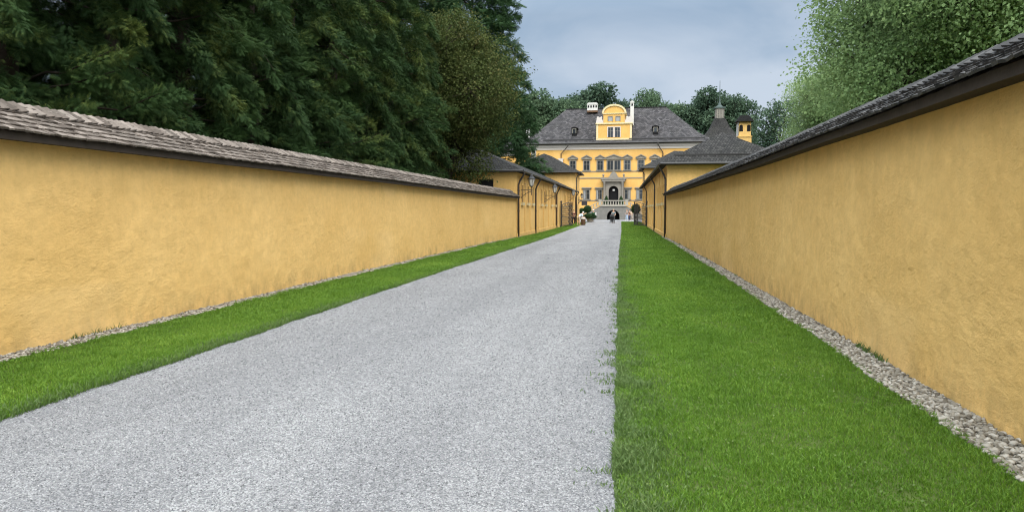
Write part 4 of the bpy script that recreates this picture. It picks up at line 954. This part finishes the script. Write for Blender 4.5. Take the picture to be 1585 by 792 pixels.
clipped('tub_shrub', 'wide dull green shrub in a pale stone tub in front of the topiary balls', -4.0, 99.5, 0, [(.2, .5), (.8, .55), (.92, .7), (.7, .95), (.3, 1.15)], False, 2200, .10, [(.26, 0), (.36, .08), (.42, .48), (.46, .5), (.46, .55), (.1, .55)])
clipped('standard_tree', 'dark round headed topiary on a thin stem behind the lawn side gate leaf', 2.02, 99, 0, ball(.62, 1.72), True, 2000, .10)

# ------------------------------------------------------------------ people
def skin_mesh(name, joints, edges, radii, m, parent, sub=2, root=0):
    me = bpy.data.meshes.new(name); bm = bmesh.new(); ly = bm.verts.layers.skin.verify(); vs = [bm.verts.new(j) for j in joints]
    for a, b in edges: bm.edges.new((vs[a], vs[b]))
    for i, v in enumerate(vs):
        q = radii[i]; v[ly].radius = q if isinstance(q, tuple) else (q, q); v[ly].use_root = (i == root)
    bm.to_mesh(me); bm.free()
    o = bpy.data.objects.new(name, me); COL.objects.link(o)
    o.modifiers.new('s', 'SKIN').use_smooth_shade = True
    ss = o.modifiers.new('d', 'SUBSURF'); ss.levels = ss.render_levels = sub
    bpy.context.view_layer.update()
    n = bpy.data.meshes.new_from_object(o.evaluated_get(bpy.context.evaluated_depsgraph_get()))
    o.modifiers.clear(); o.data = n; bpy.data.meshes.remove(me); n.name = name
    n.materials.clear(); n.materials.append(m); n.polygons.foreach_set('use_smooth', [True]*len(n.polygons))
    o.parent = parent; ORG[o] = ORG[parent]; return o
def person(label, loc, face, H, top, legs, hair, lean=0, arms='down', stride=.12, shoes=(.6, .6, .6), hat=None, shorts=False, group=None):
    """figure facing local +y, feet at z=0; face = heading angle."""
    t = thing('person', label, 'person', loc, face, group); k = H/1.72
    ln = math.sin(lean); cs = math.cos(lean)
    def up(x, y, z):                                     # bend everything above the hips forward
        h = .92; return (x*k, (y*cs+(z-h)*ln)*k, (h+(z-h)*cs-y*ln)*k)
    J, E, Rr = [], [], []
    def j(p, r, par=None):
        J.append(p); Rr.append(r*k if not isinstance(r, tuple) else (r[0]*k, r[1]*k)); i = len(J)-1
        if par is not None: E.append((par, i))
        return i
    pel = j((0, 0, .92*k), (.125, .10)); ch = j(up(0, 0, 1.15), (.13, .10), pel); sh = j(up(0, -.01, 1.38), (.12, .085), ch)
    nk = j(up(0, 0, 1.47), .052, sh); hd = j(up(0, .02, 1.57), (.078, .092), nk); j(up(0, .015, 1.67), (.062, .075), hd)
    foot = []; hands = []
    for s in (1, -1):
        y_ = stride*s
        hp = j((s*.095*k, 0, .86*k), .085, pel); kn = j((s*.10*k, (y_*.5+.03)*k, .48*k), .058, hp); an = j((s*.10*k, (y_-.03)*k, .085*k), .040, kn); tt = j((s*.105*k, (y_+.13)*k, .035*k), .036, an); foot.append((s, y_))
        sl = j(up(s*.185, -.01, 1.36), .055, sh)
        if arms == 'push': el, wrp = up(s*.22, .12, 1.12), (s*.20*k, .42*k, 1.02*k)
        elif arms == 'reach': el, wrp = up(s*.22, .18, 1.15), (s*.14*k, .55*k, .92*k)
        elif arms == 'bent': el, wrp = up(s*.23, .02, 1.10), up(s*.12, .22, 1.12)
        else: el, wrp = up(s*.235, -.02, 1.10), (s*.235*k+0, .05*k+ln*.1, .86*k)
        e_ = j(el, .042, sl); w_ = j(wrp, .028, e_)
        dv = Vector(wrp)-Vector(el); dv.normalize(); pm = j(tuple(Vector(wrp)+dv*.075*k), (.036, .022), w_); hands.append((wrp, dv))
        sd = dv.cross(Vector((0, 1, .3))).normalized()
        for q in range(4):
            b0 = Vector(J[pm])+sd*(q-1.5)*.018*k+dv*.035*k; f1 = j(tuple(b0), .009, pm); j(tuple(b0+dv*(.05+.008*(1.5-abs(q-1.5)))*k+Vector((0, .012, -.012))*k), .0075, f1)
        th = j(tuple(Vector(wrp)+sd*-.04*k+dv*.055*k), .010, w_); j(tuple(Vector(wrp)+sd*-.058*k+dv*.095*k), .008, th)
    skin_mesh('body', J, E, Rr, M['skin'], t)
    # clothing: a jacket or shirt, trousers, shoes
    TJ, TE, TR = [], [], []
    def tj(p, r, par=None):
        TJ.append(p); TR.append((r[0]*k, r[1]*k) if isinstance(r, tuple) else r*k); i = len(TJ)-1
        if par is not None: TE.append((par, i))
        return i
    a = tj(up(0, 0, .90), (.155, .125)); b = tj(up(0, 0, 1.15), (.152, .12), a); c = tj(up(0, -.01, 1.37), (.135, .10), b); tj(up(0, 0, 1.445), .066, c)
    for s in (1, -1):
        i0 = 6+0; 
        shd = tj(up(s*.185, -.01, 1.355), .070, c)
        el = J[[n for n in range(len(J)) if J[n] == J[n]][0]] if False else None
        if arms == 'push': el = up(s*.22, .12, 1.12)
        elif arms == 'reach': el = up(s*.22, .18, 1.15)
        elif arms == 'bent': el = up(s*.23, .02, 1.10)
        else: el = up(s*.235, -.02, 1.10)
        tj(el, .058, shd)
    skin_mesh('top', TJ, TE, TR, top, t)
    LJ, LE, LR = [(0, 0, .93*k)], [], [(.15*k, .12*k)]
    for s, y_ in foot:
        b = len(LJ); LJ.append((s*.095*k, 0, .84*k)); LR.append(.10*k); LE.append((0, b))
        LJ.append((s*.10*k, (y_*.5+.03)*k, (.50)*k)); LR.append(.072*k); LE.append((b, b+1))
        if not shorts: LJ.append((s*.10*k, (y_-.03)*k, .10*k)); LR.append(.058*k); LE.append((b+1, b+2))
    skin_mesh('shorts' if shorts else 'trousers', LJ, LE, LR, legs, t)
    for s, y_ in foot:
        sj = [(s*.10*k, (y_-.06)*k, .045*k), (s*.103*k, (y_+.04)*k, .045*k), (s*.108*k, (y_+.16)*k, .035*k)]
        skin_mesh('shoe', sj, [(0, 1), (1, 2)], [.045*k, .048*k, .038*k], shoes_m(shoes), t, 1)
    hb = MB(); cen = Vector(up(0, -.005, 1.635)); R3 = Matrix.Rotation(-lean, 3, 'X')
    bm = bmesh.new(); bmesh.ops.create_uvsphere(bm, u_segments=14, v_segments=10, radius=1)
    vs = []
    for v in bm.verts:
        p = Vector((v.co.x*.092, v.co.y*.108, v.co.z*.105))*k
        if v.co.y > .35 and v.co.z < .35: p.y = min(p.y, .035*k)
        if v.co.z < -.55: p.z *= .8
        vs.append(tuple(cen+R3 @ p))
    fs = [tuple(v.index for v in f.verts) for f in bm.faces]; bm.free()
    hb.add(vs, fs); hb.build('hair', hair, t, False, True)
    fc = MB()
    for s in (1, -1):
        c_ = up(s*.032, .105, 1.60); fc.lathe([(.002, c_[2]-.008*k), (.010*k, c_[2]), (.002, c_[2]+.008*k)], (c_[0], c_[1]), 6)
    fc.build('eyes', 'hole', t, False)
    n_ = up(0, .115, 1.565); MB().add([(n_[0]-.014*k, n_[1]-.01, n_[2]-.015*k), (n_[0]+.014*k, n_[1]-.01, n_[2]-.015*k), (n_[0], n_[1]+.02*k, n_[2]-.012*k), (n_[0], n_[1]-.012, n_[2]+.03*k)], [(0, 1, 2), (0, 2, 3), (1, 3, 2), (0, 3, 1)]).build('nose', M['skin'], t, False)
    m_ = up(0, .10, 1.525); MB().box(m_[0]-.022*k, m_[0]+.022*k, m_[1]-.004, m_[1]+.006, m_[2]-.005*k, m_[2]+.005*k).build('mouth', cloth('lips', (.35, .13, .11)), t, False)
    for s in (1, -1):
        e_ = up(s*.088, .0, 1.575); MB().lathe([(.004, e_[2]-.03*k), (.016*k, e_[2]), (.004, e_[2]+.03*k)], (e_[0], e_[1]), 6).build('ear', M['skin'], t, False)
    if hat:
        hc = Vector(up(0, 0, 1.67)); MB().lathe([(.15*k, hc.z-.01), (.15*k, hc.z+.005), (.105*k, hc.z+.01), (.10*k, hc.z+.06*k), (.06*k, hc.z+.10*k), (.01, hc.z+.11*k)], (hc.x, hc.y), 14).build('hat', hat, t, False, True)
    return t
def shoes_m(c):
    key = 'shoe'+str(c)
    if key not in M: M[key] = cloth('shoes', c)
    return M[key]
blond = cloth('light hair', (.42, .33, .22)); brown = cloth('brown hair', (.10, .055, .03)); dark = cloth('dark hair', (.02, .016, .013)); gingr = cloth('reddish hair', (.22, .09, .04))
PI = math.pi
person('person in grey blue jacket walking up the drive pushing a dark pushchair', (-.80, 91.2, 0), PI, 1.70, cloth('slate jacket', (.16, .20, .22)), cloth('grey trousers', (.14, .15, .16)), blond, .12, 'push', .16, (.05, .05, .05))
person('person in light blue shirt and pale shorts bending over beside the litter bin', (-4.22, 76.4, 0), -PI/2+.5, 1.66, cloth('light blue shirt', (.50, .60, .70)), cloth('beige shorts', (.50, .40, .28)), cloth('white hair', (.62, .60, .57)), .85, 'reach', .08, (.22, .16, .10), None, True)
person('person in dark clothes standing by the wing wall behind the lattice gate', (-4.98, 80.4, 0), PI*.9, 1.62, cloth('rust dark top', (.12, .05, .03)), cloth('black trousers', (.02, .02, .025)), dark, .05, 'bent', .05, (.04, .04, .04))
person('person in dark green top and white hat near the tub shrub', (-3.6, 101.5, 0), PI*1.1, 1.62, cloth('green top', (.03, .09, .05)), cloth('green trousers', (.06, .08, .07)), brown, 0, 'down', .10, (.1, .1, .1), cloth('white hat', (.75, .74, .70)))
person('person in grey top and light blue jeans before the stair flight, leftmost of three', (1.0, 112.4, 0), PI*.6, 1.66, cloth('taupe top', (.24, .20, .17)), cloth('light jeans', (.42, .52, .66)), gingr, 0, 'bent', .12, (.7, .7, .7))
person('person in rust brown top and navy trousers in the middle of three by the stairs', (1.36, 111.2, 0), PI*1.3, 1.62, cloth('rust top', (.22, .10, .06)), cloth('navy trousers', (.035, .05, .11)), brown, .05, 'down', .10, (.75, .75, .75))
person('person in cream top beside the lawn side gate, rightmost of three', (1.72, 110.2, 0), PI*.8, 1.70, cloth('cream top', (.62, .52, .38)), cloth('sand trousers', (.46, .40, .34)), gingr, 0, 'bent', .12, (.8, .8, .8))

# pushchair
PS = thing('pushchair', 'dark folding pushchair rolled along the gravel in front of its pusher', 'pushchair', (-.98, 90.45, 0))
x, y = -.98, 90.45; fab = cloth('charcoal fabric', (.03, .032, .036))
fr = MB()
for s in (-1, 1):
    fr.tube([(x+s*.25, y-.33, .10), (x+s*.25, y+.05, .52), (x+s*.24, y+.42, 1.02)], .014).tube([(x+s*.25, y+.30, .10), (x+s*.25, y-.05, .50)], .014)
fr.tube([(x-.24, y+.42, 1.02), (x+.24, y+.42, 1.02)], .016).tube([(x-.25, y-.33, .10), (x+.25, y-.33, .10)], .012).tube([(x-.25, y+.30, .10), (x+.25, y+.30, .10)], .012)
fr.build('frame', 'iron', PS)
MB().add([(x-.2, y-.22, .42), (x+.2, y-.22, .42), (x+.2, y+.1, .40), (x-.2, y+.1, .40), (x-.2, y+.22, .82), (x+.2, y+.22, .82), (x-.2, y-.22, .36), (x+.2, y-.22, .36), (x+.2, y+.13, .34), (x-.2, y+.13, .34), (x-.2, y+.27, .82), (x+.2, y+.27, .82)],
         [(0, 1, 2, 3), (3, 2, 5, 4), (6, 9, 8, 7), (9, 10, 11, 8), (0, 6, 7, 1), (4, 5, 11, 10), (0, 3, 9, 6), (1, 7, 8, 2), (3, 4, 10, 9), (2, 8, 11, 5)]).build('seat', fab, PS)
hood = MB(); N = 8; pr_ = []
for i in range(N+1):
    a = rad(10+i*15); pr_ += [(x-.22, y+.16-.34*math.cos(a)*.9, .72+.34*math.sin(a)), (x+.22, y+.16-.34*math.cos(a)*.9, .72+.34*math.sin(a)), (x+.22, y+.16-.30*math.cos(a)*.9, .72+.30*math.sin(a)), (x-.22, y+.16-.30*math.cos(a)*.9, .72+.30*math.sin(a))]
hood.add(pr_, [(4*i+j_, 4*i+(j_+1) % 4, 4*i+4+(j_+1) % 4, 4*i+4+j_) for i in range(N) for j_ in range(4)]+[(0, 1, 2, 3), (4*N+3, 4*N+2, 4*N+1, 4*N)])
hood.build('hood', fab, PS)
MB().box(x-.19, x+.19, y-.12, y+.22, .16, .32).build('basket', fab, PS)
for s in (-1, 1):
    for yy in (-.33, .30):
        w_ = MB().tube([(x+s*.25-.02, y+yy, .10), (x+s*.25+.02, y+yy, .10)], .095, 16).build('wheel', 'iron', PS)
        MB().tube([(x+s*.25-.025, y+yy, .10), (x+s*.25+.025, y+yy, .10)], .05, 10).build('hub', 'frame', w_)
# litter bin
LB = thing('litter_bin', 'brown slatted litter bin with pale lid at the drive edge', 'bin', (-3.82, 77.6, 0))
b = MB()
for i in range(14):
    a = i*2*PI/14; b.add([(-3.82+r_*math.cos(a+d_), 77.6+r_*math.sin(a+d_), z) for z in (.06, .66) for r_, d_ in ((.24, -.18), (.24, .18), (.215, .18), (.215, -.18))], [(0, 1, 5, 4), (1, 2, 6, 5), (2, 3, 7, 6), (3, 0, 4, 7), (4, 5, 6, 7), (3, 2, 1, 0)])
b.build('slat_body', 'brownwood', LB)
MB().lathe([(.20, .03), (.20, .62)], (-3.82, 77.6), 14).build('liner', 'iron', LB)
MB().lathe([(.26, .66), (.27, .70), (.22, .78), (.05, .83)], (-3.82, 77.6), 14).build('lid', 'palewhite', LB)

# ------------------------------------------------------------------ air
if HAZE > 0:
    hz = MB().box(-420, 420, -60, 620, -1.2, 60).build('haze', 'hole'); hz['kind'] = 'stuff'
    m = bpy.data.materials.new('air'); m.use_nodes = True; nt = m.node_tree; nt.nodes.clear()
    o_ = nt.nodes.new('ShaderNodeOutputMaterial'); pv = nt.nodes.new('ShaderNodeVolumePrincipled')
    pv.inputs['Color'].default_value = (.80, .88, .97, 1); pv.inputs['Density'].default_value = HAZE
    nt.links.new(pv.outputs[0], o_.inputs['Volume']); hz.data.materials.clear(); hz.data.materials.append(m)

# ------------------------------------------------------------------ camera
cam = bpy.data.cameras.new('camera'); co = bpy.data.objects.new('camera', cam); COL.objects.link(co); S.camera = co
F_PX = 1144.0; cam.sensor_width = 36; cam.lens = 36*F_PX/1585; cam.clip_end = 4000; cam.clip_start = .05
pitch = math.atan(71/F_PX); yaw = math.atan(167.5/F_PX*math.cos(pitch))
co.location = (0, 0, 1.6); co.rotation_euler = (PI/2-pitch, 0, yaw)

# ------------------------------------------------------------------ light
SUN_DIR = Vector((-.03, -.62, .95)).normalized()
el = math.asin(SUN_DIR.z); az = math.atan2(SUN_DIR.x, SUN_DIR.y)
sun = bpy.data.lights.new('sun', 'SUN'); sun.energy = 1.05; sun.angle = rad(24); sun.color = (1, .96, .89)
so = bpy.data.objects.new('sun', sun); COL.objects.link(so); so.rotation_euler = (-SUN_DIR).to_track_quat('-Z', 'Y').to_euler(); so.location = (0, 0, 40)
w = bpy.data.worlds.new('World'); S.world = w; w.use_nodes = True; nt = w.node_tree; nt.nodes.clear()
class WT(NT):
    def __init__(s, t): s.t = t
T = WT(nt)
out = T.n('ShaderNodeOutputWorld'); bg = T.n('ShaderNodeBackground'); nt.links.new(bg.outputs[0], out.inputs[0]); bg.inputs[1].default_value = .1
sky = T.n('ShaderNodeTexSky', sky_type='NISHITA', sun_disc=False, sun_elevation=el, sun_rotation=az, altitude=450, air_density=1.0, dust_density=2.0, ozone_density=1.0)
g = T.co('Generated'); sp = T.n('ShaderNodeSeparateXYZ'); T.put(sp.inputs[0], g)
zc = T.math('MAXIMUM', sp.outputs[2], .05)
dv = T.n('ShaderNodeVectorMath', operation='DIVIDE'); T.put(dv.inputs[0], g)
cb = T.n('ShaderNodeCombineXYZ'); [T.put(cb.inputs[i], T.math('ADD', zc, .25)) for i in range(3)]; T.put(dv.inputs[1], cb.outputs[0])
c1 = T.noise(T.mapping(dv.outputs[0], (1.1, .8, 1), (0, 0, rad(35)), (2.1, .4, 0)), 1.25, 6, .5, .5)
cl = T.ramp(T.math('ADD', c1, T.math('MULTIPLY', T.math('MINIMUM', T.math('MAXIMUM', sp.outputs[0], -.2), .35), .30)), [(.42, 0.0), (.64, 1.0)])
cloudc = T.mix(cl, (3.0, 4.0, 5.15), (5.2, 5.9, 6.7))          # thin blue-grey veil to paler cloud
lift = T.ramp(sp.outputs[2], [(.25, (.86, .86, .88)), (.70, (4.6, 4.15, 3.7))])              # overcast sky brightens towards the zenith
cloudc = T.mix(1.0, cloudc, lift, 'MULTIPLY')
dp = T.n('ShaderNodeVectorMath', operation='DOT_PRODUCT'); T.put(dp.inputs[0], g); dp.inputs[1].default_value = tuple(SUN_DIR)
gl = T.ramp(dp.outputs['Value'], [(.35, (0, 0, 0)), (1.0, (7, 6.6, 6.0))])      # veiled sun behind the cloud
back = T.ramp(T.math('MULTIPLY', sp.outputs[1], -1.0), [(0.0, (1, 1, 1)), (.6, (2.4, 2.3, 2.15))])       # brighter cloud behind the camera
cloudc = T.mix(1.0, cloudc, back, 'MULTIPLY')
cloudc = T.mix(1.0, cloudc, gl, 'ADD')
fin = T.mix(.90, sky.outputs[0], cloudc)
T.put(bg.inputs[0], fin)

# ------------------------------------------------------------------ render settings
S.view_settings.view_transform = 'Standard'; S.view_settings.look = 'None'; S.view_settings.exposure = 0.43; S.view_settings.gamma = 1
S.render.engine = 'CYCLES'; S.cycles.use_denoising = True; S.cycles.denoising_prefilter = 'ACCURATE'; S.cycles.denoising_input_passes = 'RGB_ALBEDO_NORMAL'; S.cycles.use_adaptive_sampling = False; S.cycles.sample_clamp_indirect = 5
S.cycles.filter_width = 1.15; S.cycles.sampling_pattern = 'BLUE_NOISE'; S.cycles.max_bounces = 7; S.cycles.diffuse_bounces = 4; S.cycles.glossy_bounces = 2; S.cycles.transmission_bounces = 4; S.cycles.volume_bounces = 0; S.cycles.transparent_max_bounces = 4
S.cycles.caustics_reflective = False; S.cycles.caustics_refractive = False
